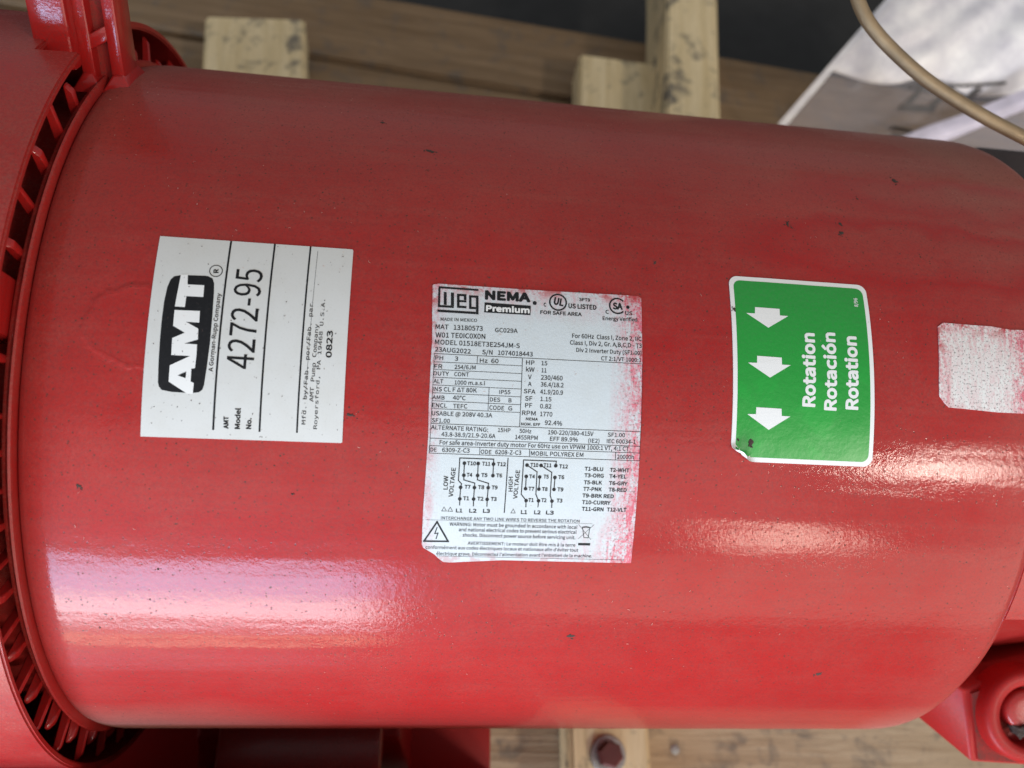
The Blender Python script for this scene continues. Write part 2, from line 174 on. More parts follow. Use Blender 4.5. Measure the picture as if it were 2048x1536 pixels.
RED = (0.355, 0.0085, 0.0080); DUSTC = (0.30, 0.20, 0.15); DIRT = (0.06, 0.035, 0.025)
def red_paint(name, dust=.25, coat=.5, crough=.16, rough=.5, kind='plain', dustc=DUSTC):
    m, nt, b = mat(name); n = N(nt); v = n.coord()
    big = n.noise(v, 9, 4, .6); mid = n.noise(v, 60, 5, .65); fine = n.noise(v, 900, 3, .7)
    patch = n.ramp(n.noise(v, 22, 6, .7, .4), .35, .72)
    d = n.math('MULTIPLY', n.math('ADD', n.math('MULTIPLY', patch, .35), n.math('MULTIPLY', n.ramp(mid, .3, .75), .75)), dust)
    # settled dust gathers on upward faces
    nz = n.xyz(n.add('ShaderNodeNewGeometry').outputs['Normal'])[2]
    d = n.math('MULTIPLY', d, n.ramp(nz, -.2, .9, .35, 1.25))
    grain = n.ramp(fine, .42, .7)
    d = n.math('MULTIPLY', d, n.math('ADD', n.math('MULTIPLY', grain, .8), .55))
    if kind == 'shell':
        u = n.coord('UV'); uo = n.xyz(u)              # u = metres along the axis, v = metres round the shell
        wob = n.math('MULTIPLY', n.math('SUBTRACT', n.noise(v, 30, 4), .5), .02)
        e1 = n.ramp(n.math('ADD', uo[0], wob), -.119, -.085, 1, 0)
        e2 = n.ramp(n.math('ADD', uo[0], wob), .195, .226, 0, 1)
        far = n.math('POWER', n.ramp(n.math('ADD', uo[1], wob), .02, .165, 0, 1), 1.5)
        low = n.ramp(n.math('ADD', uo[1], n.math('MULTIPLY', wob, 1.4)), -.165, -.128, 1, 0)
        lowe = n.math('MULTIPLY', low, n.math('MAXIMUM', e2, n.ramp(uo[0], -.1, -.02, 1, .15)))
        d = n.math('ADD', d, n.math('MULTIPLY', e1, .04)); d = n.math('ADD', d, n.math('MULTIPLY', e2, .12))
        d = n.math('ADD', d, n.math('MULTIPLY', far, n.math('ADD', n.math('MULTIPLY', big, .62), .02)))
        d = n.math('ADD', d, n.math('MULTIPLY', lowe, .55))
        # wiped oval swipes in the dust
        wu = n.math('ADD', uo[0], n.math('MULTIPLY', n.math('SUBTRACT', mid, .5), .016)); wv = n.math('ADD', uo[1], n.math('MULTIPLY', n.math('SUBTRACT', n.noise(v, 45, 4), .5), .02))
        def oval(cx, cy, a, bb):
            p = n.math('POWER', n.math('DIVIDE', n.math('SUBTRACT', wu, cx), a), 2); q = n.math('POWER', n.math('DIVIDE', n.math('SUBTRACT', wv, cy), bb), 2)
            return n.math('SQRT', n.math('ADD', p, q))
        o1 = oval(.185, .067, .062, .014); ring = n.ramp(n.math('ABSOLUTE', n.math('SUBTRACT', o1, .95)), .0, .35, 1, 0)
        o2 = oval(.205, .098, .055, .012); ring2 = n.ramp(n.math('ABSOLUTE', n.math('SUBTRACT', o2, .9)), .0, .5, .7, 0)
        o3 = oval(-.09, .10, .02, .05); blob = n.ramp(o3, .3, 1.3, .6, 0)
        wipe = n.math('MAXIMUM', n.math('MAXIMUM', ring, ring2), blob)
        scuff = n.ramp(n.noise(n.mapping(u, (9, 130, 1), (0, 0, 0), (0, 0, .06)), 1.5, 4, .65), .5, .75, 0, .07)
        d = n.math('ADD', d, n.math('MULTIPLY', scuff, n.ramp(uo[1], -.12, .1, .35, 1)))
        haze = n.math('MULTIPLY', n.ramp(uo[1], .05, .12, 0, 1), n.ramp(uo[0], .12, .2, 0, .14))
        d = n.math('ADD', d, haze)
        d = n.math('MULTIPLY', d, n.math('SUBTRACT', 1, n.math('MULTIPLY', wipe, .75)))
    d = n.math('MINIMUM', d, .85)
    base = n.mix(n.ramp(big, .3, .7), tuple(c * .9 for c in RED), tuple(c * 1.08 for c in RED))
    col = n.mix(d, base, dustc)
    # pits and grit
    vo = n.voro(v, 620); vk = n.xyz(vo.outputs['Color'])[0]
    pit = n.math('MULTIPLY', n.ramp(vo.outputs['Distance'], .10, .26, 1, 0), n.ramp(vk, .62, .72))
    vo2 = n.voro(v, 250); pit2 = n.math('MULTIPLY', n.ramp(vo2.outputs['Distance'], .05, .11, 1, 0), n.ramp(n.xyz(vo2.outputs['Color'])[1], .72, .76))
    pit = n.math('MINIMUM', n.math('ADD', n.math('MULTIPLY', pit, .75), n.math('MULTIPLY', pit2, .85)), 1)
    pit = n.math('MULTIPLY', pit, 1. if kind == 'shell' else .45)
    col = n.mix(pit, col, DIRT)
    col = n.mix(n.math('MULTIPLY', n.ramp(n.noise(v, 1150, 3, .7), .48, .66), .34), col, (.10, .03, .03))
    n.link(col, b.inputs['Base Color'])
    n.link(n.ramp(d, 0, .6, rough, min(.9, rough + .3)), b.inputs['Roughness'])
    b.inputs['Specular IOR Level'].default_value = .16
    n.link(n.math('MULTIPLY', n.ramp(d, .05, .6, coat, coat * .25), n.math('SUBTRACT', 1, n.math('MULTIPLY', pit, .8))), b.inputs['Coat Weight'])
    n.link(n.ramp(d, 0, .5, crough, crough + .25), b.inputs['Coat Roughness'])
    h = n.math('ADD', n.math('MULTIPLY', n.noise(v, 300, 2), .38), n.math('MULTIPLY', fine, .3)); h = n.math('SUBTRACT', h, n.math('MULTIPLY', pit, .2))
    nb = n.bump(h, .25, .0006)
    if kind == 'shell':
        # lifted paint contour beside the model sticker and shallow rolling marks
        bu = n.math('ADD', uo[0], n.math('MULTIPLY', n.math('SUBTRACT', n.noise(v, 55, 3), .5), .012)); bv = n.math('ADD', uo[1], n.math('MULTIPLY', n.math('SUBTRACT', n.noise(v, 70, 3), .5), .012))
        q = n.math('SQRT', n.math('ADD', n.math('POWER', n.math('DIVIDE', n.math('SUBTRACT', bu, -.083), .019), 2), n.math('POWER', n.math('DIVIDE', n.math('SUBTRACT', bv, .020), .0135), 2)))
        edge = n.math('ADD', n.ramp(q, .95, 1.05, 1, 0), n.ramp(n.math('ABSOLUTE', n.math('SUBTRACT', q, 1.0)), 0, .1, .6, 0))
        roll = n.noise(n.mapping(u, (6, 60, 1)), 1.3, 2)
        nb = n.bump(n.math('ADD', n.math('MULTIPLY', edge, .0003), n.math('MULTIPLY', roll, .0005)), .6, 1., nb)
    n.link(nb, b.inputs['Normal']); n.link(nb, b.inputs['Coat Normal'])
    return m
M = {}
M['shell'] = red_paint('dusty red enamel', .11, .42, .06, .5, 'shell')
M['cover'] = red_paint('dusty red cover', .26, .5, .2, .5)
M['fresh'] = red_paint('glossy red casting', .04, .8, .10, .42)
M['cast'] = red_paint('red casting', .16, .6, .2, .5)
M['satin'] = red_paint('satin red casting', .03, .12, .3, .5)
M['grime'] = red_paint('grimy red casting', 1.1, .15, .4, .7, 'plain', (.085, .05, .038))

def paper(name, base, smear=None, rough=.5, bounds=None, grit=1.):
    m, nt, b = mat(name); n = N(nt); u = n.coord('UV'); uo = n.xyz(u)
    f = n.noise(u, 1500, 3, .7); g = n.noise(u, 90, 5, .6)
    col = n.mix(n.math('MULTIPLY', n.ramp(g, .45, .8), .18), base, (.42, .38, .30))
    col = n.mix(n.math('MULTIPLY', n.ramp(f, .55, .75), .16 * grit), col, (.25, .23, .2))
    if smear:
        x0, x1, y0, y1 = bounds
        cx, cy, hx, hy = (x0 + x1) / 2, (y0 + y1) / 2, (x1 - x0) / 2, (y1 - y0) / 2
        def edged(wid, amp):
            wx = n.math('SUBTRACT', hx, n.math('ABSOLUTE', n.math('SUBTRACT', uo[0], cx))); wy = n.math('SUBTRACT', hy, n.math('ABSOLUTE', n.math('SUBTRACT', uo[1], cy)))
            return n.ramp(n.math('MINIMUM', wx, wy), 0, wid, amp, 0)
        rightm = n.ramp(uo[0], x1 - .013, x1 - .001, 0, 1); topm = n.ramp(uo[1], y1 - .013, y1, 0, 1); botr = n.math('MULTIPLY', n.ramp(uo[1], y0 + .02, y0, 0, 1), n.ramp(uo[0], cx, x1, .1, 1)); leftm = n.ramp(uo[0], x0 + .006, x0, 0, 1)
        streak = n.noise(n.mapping(u, (220, 50, 1)), 2.2, 5, .7, .6); sp = n.noise(u, 900, 4, .75)
        msk = n.math('ADD', n.math('MULTIPLY', rightm, 1.15), n.math('ADD', n.math('MULTIPLY', topm, .42), n.math('ADD', n.math('MULTIPLY', botr, .5), n.math('MULTIPLY', leftm, .5))))
        if smear == 'all': msk = n.math('ADD', msk, .22)
        rm = n.math('MULTIPLY', msk, n.math('ADD', n.ramp(streak, .42, .66), n.math('MULTIPLY', n.ramp(sp, .46, .62), .7)))
        rm = n.math('MINIMUM', n.math('MULTIPLY', rm, .9), .9)
        col = n.mix(rm, col, (.60, .085, .13))
        # dark grit caught in the overspray
        dk = n.math('MULTIPLY', n.ramp(n.noise(u, 1250, 2, .6), .56, .68), n.math('MINIMUM', n.math('ADD', n.math('MULTIPLY', msk, 1.0), .55 if smear == 'all' else .04), .8))
        col = n.mix(dk, col, (.13, .11, .10))
        solid = n.math('MULTIPLY', edged(.005, 1), n.ramp(n.noise(u, 160, 4, .7), .5, .58)); col = n.mix(n.math('MULTIPLY', solid, n.ramp(uo[1], cy, y1, .35, 1)), col, (.42, .03, .03))
        n.link(n.bump(n.math('ADD', streak, sp), .25, .0003), b.inputs['Normal'])
    n.link(col, b.inputs['Base Color']); b.inputs['Roughness'].default_value = rough; b.inputs['Specular IOR Level'].default_value = .3
    return m
def ink(name, col, rough=.5, wear=0.):
    m, nt, b = mat(name); n = N(nt)
    u = n.coord('UV'); k = n.ramp(n.noise(u, 700, 3, .7), .5, .75, 0, wear)
    n.link(n.mix(k, col, tuple(min(1, c + .35) for c in col)), b.inputs['Base Color']); b.inputs['Roughness'].default_value = rough; b.inputs['Specular IOR Level'].default_value = .3
    return m
M['white_label'] = paper('white vinyl label', (.59, .585, .555), None, .45)
M['silver_label'] = paper('silver rating label', (.55, .59, .595), 'edge', .42, (.005, .078, -.051, .042))
M['speckled_label'] = paper('overpainted label', (.72, .72, .68), 'all', .55, (.184, .222, .007, .039), 1.6)
M['black_ink'] = ink('black ink', (.005, .005, .006), .6, .02)
M['grey_ink'] = ink('worn grey ink', (.035, .035, .035), .6, .35)
M['worn_ink'] = ink('worn black ink', (.008, .008, .009), .5, .05)
M['white_ink'] = ink('white ink', (.74, .73, .70), .45, 0)
def green_mat():
    m, nt, b = mat('green vinyl'); n = N(nt); u = n.coord('UV'); uo = n.xyz(u)
    g = n.noise(u, 60, 4, .6, .5); rub = n.math('MULTIPLY', n.ramp(g, .52, .62), n.ramp(uo[1], .03, .012, 0, 1))
    col = n.mix(n.math('MULTIPLY', n.ramp(uo[1], -.005, .05, .05, .55), n.ramp(n.noise(u, 900, 3, .7), .3, .8)), (.0, .27, .022), (.05, .22, .06))
    col = n.mix(n.math('MULTIPLY', rub, .45), col, (.0, .34, .03))
    n.link(col, b.inputs['Base Color']); b.inputs['Roughness'].default_value = .35; b.inputs['Coat Weight'].default_value = .5; b.inputs['Coat Roughness'].default_value = .12
    n.link(n.bump(n.math('ADD', n.noise(u, 500, 3), n.math('MULTIPLY', g, 3.)), .12, .0006), b.inputs['Normal'])
    return m
M['green'] = green_mat()

def wood(name, c1, c2, axis=0, stain=.5, rough=.75):
    m, nt, b = mat(name); n = N(nt); v = n.coord()
    oi = n.add('ShaderNodeObjectInfo'); off = n.add('ShaderNodeCombineXYZ'); n.link(n.math('MULTIPLY', oi.outputs['Random'], 7.), off.inputs[0]); n.link(n.math('MULTIPLY', oi.outputs['Random'], 3.), off.inputs[1])
    va = n.add('ShaderNodeVectorMath', operation='ADD'); n.link(v, va.inputs[0]); n.link(off.outputs[0], va.inputs[1]); v = va.outputs[0]
    s = [70, 70, 70]; s[axis] = 5
    grain = n.noise(n.mapping(v, tuple(s)), 1.6, 6, .65, .6); fib = n.noise(n.mapping(v, tuple(k * 5 for k in s)), 1.4, 3, .6)
    st = n.ramp(n.noise(v, 34, 5, .65, .3), .54, .66); st2 = n.ramp(n.noise(v, 75, 4, .6), .60, .72)
    col = n.mix(n.ramp(grain, .32, .68), c1, c2); col = n.mix(n.math('MULTIPLY', n.ramp(fib, .5, .8), .35), col, tuple(c * .55 for c in c1))
    col = n.mix(n.math('MULTIPLY', n.math('MAXIMUM', st, n.math('MULTIPLY', st2, .7)), stain), col, (.10, .095, .09))
    n.link(col, b.inputs['Base Color']); b.inputs['Roughness'].default_value = rough; b.inputs['Specular IOR Level'].default_value = .25
    n.link(n.bump(n.math('ADD', grain, n.math('MULTIPLY', fib, .6)), .5, .0012), b.inputs['Normal'])
    return m
M['deck'] = wood('weathered deck wood', (.36, .25, .15), (.54, .41, .27), 0, .6)
M['deck_shaded'] = wood('shaded deck wood', (.165, .105, .056), (.26, .175, .102), 0, .5)  # darker copy of the deck wood: shade on the far boards put into colour
M['pine'] = wood('pale pine', (.60, .47, .26), (.76, .63, .40), 0, .85)
def simple(name, col, rough=.5, metal=0., bump=None, coat=0.):
    m, nt, b = mat(name); n = N(nt); v = n.coord(); g = n.noise(v, 40, 5, .65)
    n.link(n.mix(n.ramp(g, .3, .7), tuple(c * .75 for c in col), tuple(min(1, c * 1.2) for c in col)), b.inputs['Base Color'])
    b.inputs['Roughness'].default_value = rough; b.inputs['Metallic'].default_value = metal; b.inputs['Coat Weight'].default_value = coat
    if bump: n.link(n.bump(n.noise(v, bump, 4, .7), .4, .001), b.inputs['Normal'])
    return m
M['floor'] = simple('dark floor', (.018, .018, .018), .8, 0, 300)
M['near_black'] = simple('near-black rim', (.02, .012, .012), .55, 0, 500)  # plain near-black tone for the adapter rim
M['steel'] = simple('zinc steel', (.36, .36, .35), .5, 1., 500)
M['cable'] = simple('brassy cable sheath', (.32, .22, .12), .36, .45, 1800, .0)
M['dirt'] = simple('dark dirt', (.055, .035, .028), .95)
M['fibre'] = simple('pale dust fibre', (.52, .33, .27), .9)
M['bolt_red'] = simple('grimy red bolt paint', (.10, .014, .012), .5, 0, 900)
M['print'] = simple('grey bag print', (.09, .085, .085), .6)
M['print_red'] = simple('red bag print', (.35, .03, .03), .6)
def bag_mat():
    m, nt, b = mat('white plastic film'); n = N(nt); v = n.coord()
    b.inputs['Base Color'].default_value = (.78, .75, .82, 1); b.inputs['Roughness'].default_value = .25
    b.inputs['Coat Weight'].default_value = .4; b.inputs['Coat Roughness'].default_value = .15; b.inputs['Alpha'].default_value = .11
    n.link(n.bump(n.noise(v, 35, 4, .55, .8), .4, .006), b.inputs['Normal']); return m
M["bag"] = bag_mat(); M["flap"] = simple("pale film edge", (.52, .48, .56), .35, 0, 45)
M['sheet'] = simple('white paper', (.86, .85, .93), .4, 0, 45)

# ------------------------------------------------------------------ geometry helpers
R = 0.15
def cyl(x, s, r=R):
    """metres along the axis, metres round the shell (0 faces the viewing side) -> world point"""
    a = EL + s / R
    return Vector((x, -r * math.cos(a), H + r * math.sin(a)))
def loc3(x, v, wv):
    """axis-aligned frame of the motor tilted to the viewing elevation: x, across, outwards"""
    return Vector((x, v * math.sin(EL) - wv * math.cos(EL), H + v * math.cos(EL) + wv * math.sin(EL)))
def polar(x, r, deg):
    return loc3(x, r * math.sin(RAD(deg)), r * math.cos(RAD(deg)))
def tag(o, label=None, cat=None, group=None, kind=None):
    if label: o['label'] = label
    if cat: o['category'] = cat
    if group: o['group'] = group
    if kind: o['kind'] = kind
    return o
def empty(name, loc):
    o = bpy.data.objects.new(name, None); o.empty_display_size = .05; o.location = loc; COL.objects.link(o); return o
def child(o, p):
    o.parent = p; o.matrix_parent_inverse = Matrix.Translation(-world_loc(p)); return o
def world_loc(p):
    v = Vector((0, 0, 0)) if p.type == 'MESH' else Vector(p.location)
    return v
def link(name, me, material, parent=None):
    o = bpy.data.objects.new(name, me); COL.objects.link(o)
    if material: me.materials.append(material)
    if parent: child(o, parent)
    return o
def from_bm(name, bm, material, parent=None, smooth=False, angle=None):
    bmesh.ops.recalc_face_normals(bm, faces=bm.faces)
    me = bpy.data.meshes.new(name); bm.to_mesh(me); bm.free()
    if smooth or angle:
        for p in me.polygons: p.use_smooth = True
    if angle: me.set_sharp_from_angle(angle=RAD(angle))
    return link(name, me, material, parent)
def box_bm(bm, pts8, bevel=0., seg=2):
    vs_ = [bm.verts.new(p) for p in pts8]
    fs = [bm.faces.new([vs_[i] for i in q]) for q in ((0, 1, 2, 3), (7, 6, 5, 4), (0, 4, 5, 1), (1, 5, 6, 2), (2, 6, 7, 3), (3, 7, 4, 0))]
    if bevel:
        es = list({e for f in fs for e in f.edges})
        bmesh.ops.bevel(bm, geom=es, offset=bevel, segments=seg, affect='EDGES', profile=.5)
def box(x0, x1, y0, y1, z0, z1, fn=None, bevel=0., bm=None):
    bm = bm or bmesh.new(); fn = fn or (lambda a, b, c: Vector((a, b, c)))
    box_bm(bm, [fn(*p) for p in ((x0, y0, z0), (x1, y0, z0), (x1, y1, z0), (x0, y1, z0), (x0, y0, z1), (x1, y0, z1), (x1, y1, z1), (x0, y1, z1))], bevel)
    return bm
def lathe(profile, seg=192, fn=None, closed=False, deg0=0., deg1=360., keep=None):
    """revolve (x, r) points round the motor axis"""
    bm = bmesh.new(); full = deg1 - deg0 >= 360
    n = seg if full else seg + 1
    rows = [[bm.verts.new(polar(x, r, deg0 + (deg1 - deg0) * j / seg)) for j in range(n)] for x, r in profile]
    k = len(profile)
    for i in range(k if closed else k - 1):
        for j in range(seg):
            if keep and not keep(i, deg0 + (deg1 - deg0) * (j + .5) / seg): continue
            a, b = rows[i], rows[(i + 1) % k]; j2 = (j + 1) % n
            bm.faces.new((a[j], a[j2], b[j2], b[j]))
    return bm
def cylinder_axis(p0, p1, prof, seg=40):
    """surface of revolution from p0 towards p1, prof = (t metres along, radius)"""
    bm = bmesh.new(); d = (p1 - p0).normalized(); a = d.orthogonal().normalized(); c = d.cross(a)
    rows = [[bm.verts.new(p0 + d * t + (a * math.cos(2 * math.pi * j / seg) + c * math.sin(2 * math.pi * j / seg)) * r) for j in range(seg)] for t, r in prof]
    for u_, v_ in zip(rows, rows[1:]):
        for j in range(seg): bm.faces.new((u_[j], u_[(j + 1) % seg], v_[(j + 1) % seg], v_[j]))
    bm.faces.new(rows[0][::-1]); bm.faces.new(rows[-1]); return bm

# flat artwork laid out in millimetres (x, s), then bent round the shell
def flat_to_shell(bm, h, thick=0., step=2.0, warp=None):
    """bm lies in the plane z = 0 in millimetres; cut into strips, bend, optional thickness"""
    ss = [v.co.y for v in bm.verts]
    y = math.floor(min(ss) / step) * step + step
    while y < max(ss):
        bmesh.ops.bisect_plane(bm, geom=bm.verts[:] + bm.edges[:] + bm.faces[:], plane_co=(0, y, 0), plane_no=(0, 1, 0), dist=1e-4); y += step
    uvl = bm.loops.layers.uv.new('UVMap')
    if thick:
        top = list(bm.faces); bot = bmesh.ops.duplicate(bm, geom=top)['geom']
        bv = [e for e in bot if isinstance(e, bmesh.types.BMVert)]
        for v in bv: v.co.z = -1
        edges = [e for f in top for e in f.edges if len(e.link_faces) == 1]
        low = {(round(v.co.x, 4), round(v.co.y, 4)): v for v in bv}
        for e in set(edges):
            a, b = e.verts; qa, qb = low.get((round(a.co.x, 4), round(a.co.y, 4))), low.get((round(b.co.x, 4), round(b.co.y, 4)))
            if qa and qb:
                try: bm.faces.new((a, b, qb, qa))
                except ValueError: pass
    for f in bm.faces:
        for l in f.loops: l[uvl].uv = (l.vert.co.x / 1000, l.vert.co.y / 1000)
    for v in bm.verts:
        x, s, z = v.co; lift = warp(x, s) if warp else (0, 0, 0)
        rr = R + (h + lift[2]) / 1000 - (thick / 1000 if z < -.5 else -z / 1000)
        v.co = cyl((x + lift[0]) / 1000, (s + lift[1]) / 1000, rr)
def poly_bm(polys, bm=None):
    bm = bm or bmesh.new()
    for p in polys:
        f = bm.faces.new([bm.verts.new((x, y, 0)) for x, y in p])
        if f.calc_area() and f.normal.z < 0: f.normal_flip()
        f.normal_update()
        bmesh.ops.triangulate(bm, faces=[f])
    return bm
def strokes(lines, bm=None, k=1.2):
    bm = bm or bmesh.new()
    for pts, wd in lines:
        wd = wd * k
        for (x0, y0), (x1, y1) in zip(pts, pts[1:]):
            L = math.hypot(x1 - x0, y1 - y0) or 1e-6; dx, dy = (x1 - x0) / L, (y1 - y0) / L; e = wd * .5 if len(pts) > 2 else 0
            x0e, y0e, x1e, y1e = x0 - dx * e, y0 - dy * e, x1 + dx * e, y1 + dy * e; nx, ny = -dy * wd / 2, dx * wd / 2
            bm.faces.new([bm.verts.new((a, b, 0)) for a, b in ((x0e - nx, y0e - ny), (x1e - nx, y1e - ny), (x1e + nx, y1e + ny), (x0e + nx, y0e + ny))])
    return bm
def disc(c, r, bm, n=20): return poly_bm([[(c[0] + r * math.cos(2 * math.pi * i / n), c[1] + r * math.sin(2 * math.pi * i / n)) for i in range(n)]], bm)
def ring(c, r, wd, bm, a0=0, a1=360, n=40):
    for i in range(n):
        p, q = RAD(a0 + (a1 - a0) * i / n), RAD(a0 + (a1 - a0) * (i + 1) / n)
        bm.faces.new([bm.verts.new((c[0] + k * math.cos(t), c[1] + k * math.sin(t), 0)) for k, t in ((r - wd / 2, p), (r + wd / 2, p), (r + wd / 2, q), (r - wd / 2, q))])
    return bm
def blender_font(fname):
    try:
        import os
        return bpy.data.fonts.load(os.path.join(bpy.utils.resource_path('LOCAL'), 'datafiles', 'fonts', fname))   # a face bundled with Blender itself
    except Exception: return None
FACES = {'sans': blender_font('Noto Sans CJK Regular.woff2'), 'mono': blender_font('DejaVuSansMono.woff2')}
def glyph_mesh(t, font):
    cu = bpy.data.curves.new('txt', 'FONT'); cu.body = t; cu.resolution_u = 3; cu.fill_mode = 'FRONT'
    if FACES[font]: cu.font = FACES[font]
    o = bpy.data.objects.new('txt', cu); COL.objects.link(o); dg = bpy.context.evaluated_depsgraph_get(); ev = o.evaluated_get(dg); me = ev.to_mesh()
    vs_ = [v.co.copy() for v in me.vertices]; fs = [list(p.vertices) for p in me.polygons]
    ev.to_mesh_clear(); bpy.data.objects.remove(o); bpy.data.curves.remove(cu); return vs_, fs
CAPH = {}
def text_bm(entries, bm=None, font='sans', weight=.03):
    """weight thickens every stroke, as a share of the cap height"""
    bm = bm or bmesh.new()
    if font not in CAPH: CAPH[font] = max(v.y for v in glyph_mesh('H', font)[0])
    for t, x, y, ang, wd, cap, bold in entries:
        vs_, fs = glyph_mesh(t, font)
        if not vs_: continue
        k = (weight + bold * 1.1) * cap
        x0, x1 = min(v.x for v in vs_), max(v.x for v in vs_); sx = (wd - 2 * k) / max(1e-6, x1 - x0); sy = (cap - 2 * k) / CAPH[font]
        c, s = math.cos(RAD(ang)), math.sin(RAD(ang))
        shifts = [(k * math.cos(q), k * math.sin(q)) for q in (RAD(45 + 90 * i) for i in range(4))] if bold < .02 else [(k * math.cos(q), k * math.sin(q)) for q in (RAD(22.5 + 45 * i) for i in range(8))] + [(0, 0)]
        for n_, (ox, oy) in enumerate(shifts):
            new = []
            for v in vs_:
                px, py = (v.x - x0) * sx + k + ox, v.y * sy + k + oy
                new.append(bm.verts.new((x + px * c - py * s, y + px * s + py * c, n_ * .0025)))
            for f in fs:
                try: bm.faces.new([new[i] for i in f])
                except ValueError: pass
    return bm
def rounded(x0, x1, y0, y1, r, n=8):
    out = []
    for cx, cy, a in ((x1 - r, y1 - r, 0), (x0 + r, y1 - r, 90), (x0 + r, y0 + r, 180), (x1 - r, y0 + r, 270)):
        out += [(cx + r * math.cos(RAD(a + 90 * i / n)), cy + r * math.sin(RAD(a + 90 * i / n))) for i in range(n + 1)]
    return out
def printed(name, bm, material, parent, h, warp=None):
    flat_to_shell(bm, h + .12, 0, 2.0, warp); me = bpy.data.meshes.new(name)
    bm.normal_update(); bm.to_mesh(me); bm.free(); return link(name, me, material, parent)
def sticker(name, outline, material, parent, h, label, xstep=None, warp=None, thick=.29):
    bm = poly_bm([outline])
    if xstep:
        xs = [v.co.x for v in bm.verts]; x = min(xs) + xstep
        while x < max(xs) - .01:
            bmesh.ops.bisect_plane(bm, geom=bm.verts[:] + bm.edges[:] + bm.faces[:], plane_co=(x, 0, 0), plane_no=(1, 0, 0), dist=1e-4); x += xstep
    flat_to_shell(bm, h + .12, thick, 1.5, warp); o = from_bm(name, bm, material, parent, angle=40); o['label'] = label; return o

# ------------------------------------------------------------------ setting: floor and pallet
bm = bmesh.new(); bm.faces.new([bm.verts.new(p) for p in ((-6, -6, 0), (6, -6, 0), (6, 6, 0), (-6, 6, 0))])
tag(from_bm('floor', bm, M['floor']), kind='structure')
pallet = tag(empty('wooden_pallet', (0.05, .2, 0)), 'weathered wooden shipping pallet with pale cross timbers under the red motor', 'pallet')
rnd = random.Random(4)
def plank(name, cx, cy, L, W, z0, z1, rot, material, axis=0, parent=pallet, seedv=0, bev=.0025):
    """a board with slightly uneven edges; L along axis 0 (x) or 1 (y)"""
    bm = bmesh.new(); n = 14; c, s = math.cos(RAD(rot)), math.sin(RAD(rot)); rows = []
    for i in range(n + 1):
        t = -L / 2 + L * i / n; ring_ = []
        for sg, z in ((-1, z0), (1, z0), (1, z1), (-1, z1)):
            wob = noise.noise((t * 9 + seedv * 3.1, sg * 2.0, seedv)) * .0022
            ring_.append((t, sg * (W / 2 + wob), z + (noise.noise((t * 6, sg * 3 + seedv, 7)) * .0012 if z == z1 else 0)))
        rows.append([bm.verts.new(((p[0], p[1], p[2]) if axis == 0 else (-p[1], p[0], p[2]))) for p in ring_])
    for a, b in zip(rows, rows[1:]):
        for j in range(4): bm.faces.new((a[j], a[(j + 1) % 4], b[(j + 1) % 4], b[j]))
    bm.faces.new(rows[0][::-1]); bm.faces.new(rows[-1])
    bmesh.ops.recalc_face_normals(bm, faces=bm.faces)
    bmesh.ops.bevel(bm, geom=[e for e in bm.edges if len(e.link_faces) == 2 and e.calc_face_angle(0) > .6], offset=bev, segments=2, affect='EDGES')
    me = bpy.data.meshes.new(name); bm.to_mesh(me); bm.free()
    for p in me.polygons: p.use_smooth = True
    me.set_sharp_from_angle(angle=RAD(35))
    o = bpy.data.objects.new(name, me); COL.objects.link(o); me.materials.append(material)
    o.location = Vector((cx, cy, 0)) - world_loc(parent); o.rotation_euler = (0, 0, RAD(rot)); o.parent = parent
    return o
for k, (cy, W, mt) in enumerate(((.486, .095, 'deck_shaded'), (.386, .094, 'deck_shaded'), (.283, .095, 'deck'), (.178, .095, 'deck'), (.073, .095, 'deck'), (-.032, .095, 'deck'), (-.150, .132, 'deck'), (-.27, .095, 'deck'))):
    plank('deck_board', .12, cy, 1.25, W, .098, .120, -5.2 if k < 3 else (-3 if k < 5 else -1), M[mt], 0, seedv=k + 1)
for k, x in enumerate((-.42, .12, .66)):
    plank('stringer', x, .11, .80, .04, .004, .0975, 90, M['pine'], 0, seedv=20 + k)
plank('cross_timber', -.138, .2605, .40, .088, .1205, .158, 96, M['pine'], 0, seedv=31)
plank('cross_timber', .178, .265, .38, .086, .1205, .158, 87.5, M['pine'], 0, seedv=33)
plank('cross_timber', .138, -.15, .40, .053, .1205, .158, 90, M['pine'], 0, seedv=36)
plank('cross_timber', -.10, -.15, .40, .088, .1205, .1575, 90, M['pine'], 0, seedv=38)
plank('upright_batten', .244, .47, .52, .050, .1205, .196, 84.5, M['pine'], 0, seedv=41)
p0 = Vector((.192, -.153, .118)); o = from_bm('nail', cylinder_axis(p0, p0 + Vector((.05, 0, 1)), ((0, .0012), (.002, .0012), (.0021, .0032), (.0028, .0031), (.0030, .0022)), 16), M['steel'], pallet, angle=30)

# ------------------------------------------------------------------ the motor
motor = tag(empty('electric_motor', (.05, 0, .158)), 'dusty red cylindrical electric motor with rating plate and stickers, lying on the pallet', 'motor')
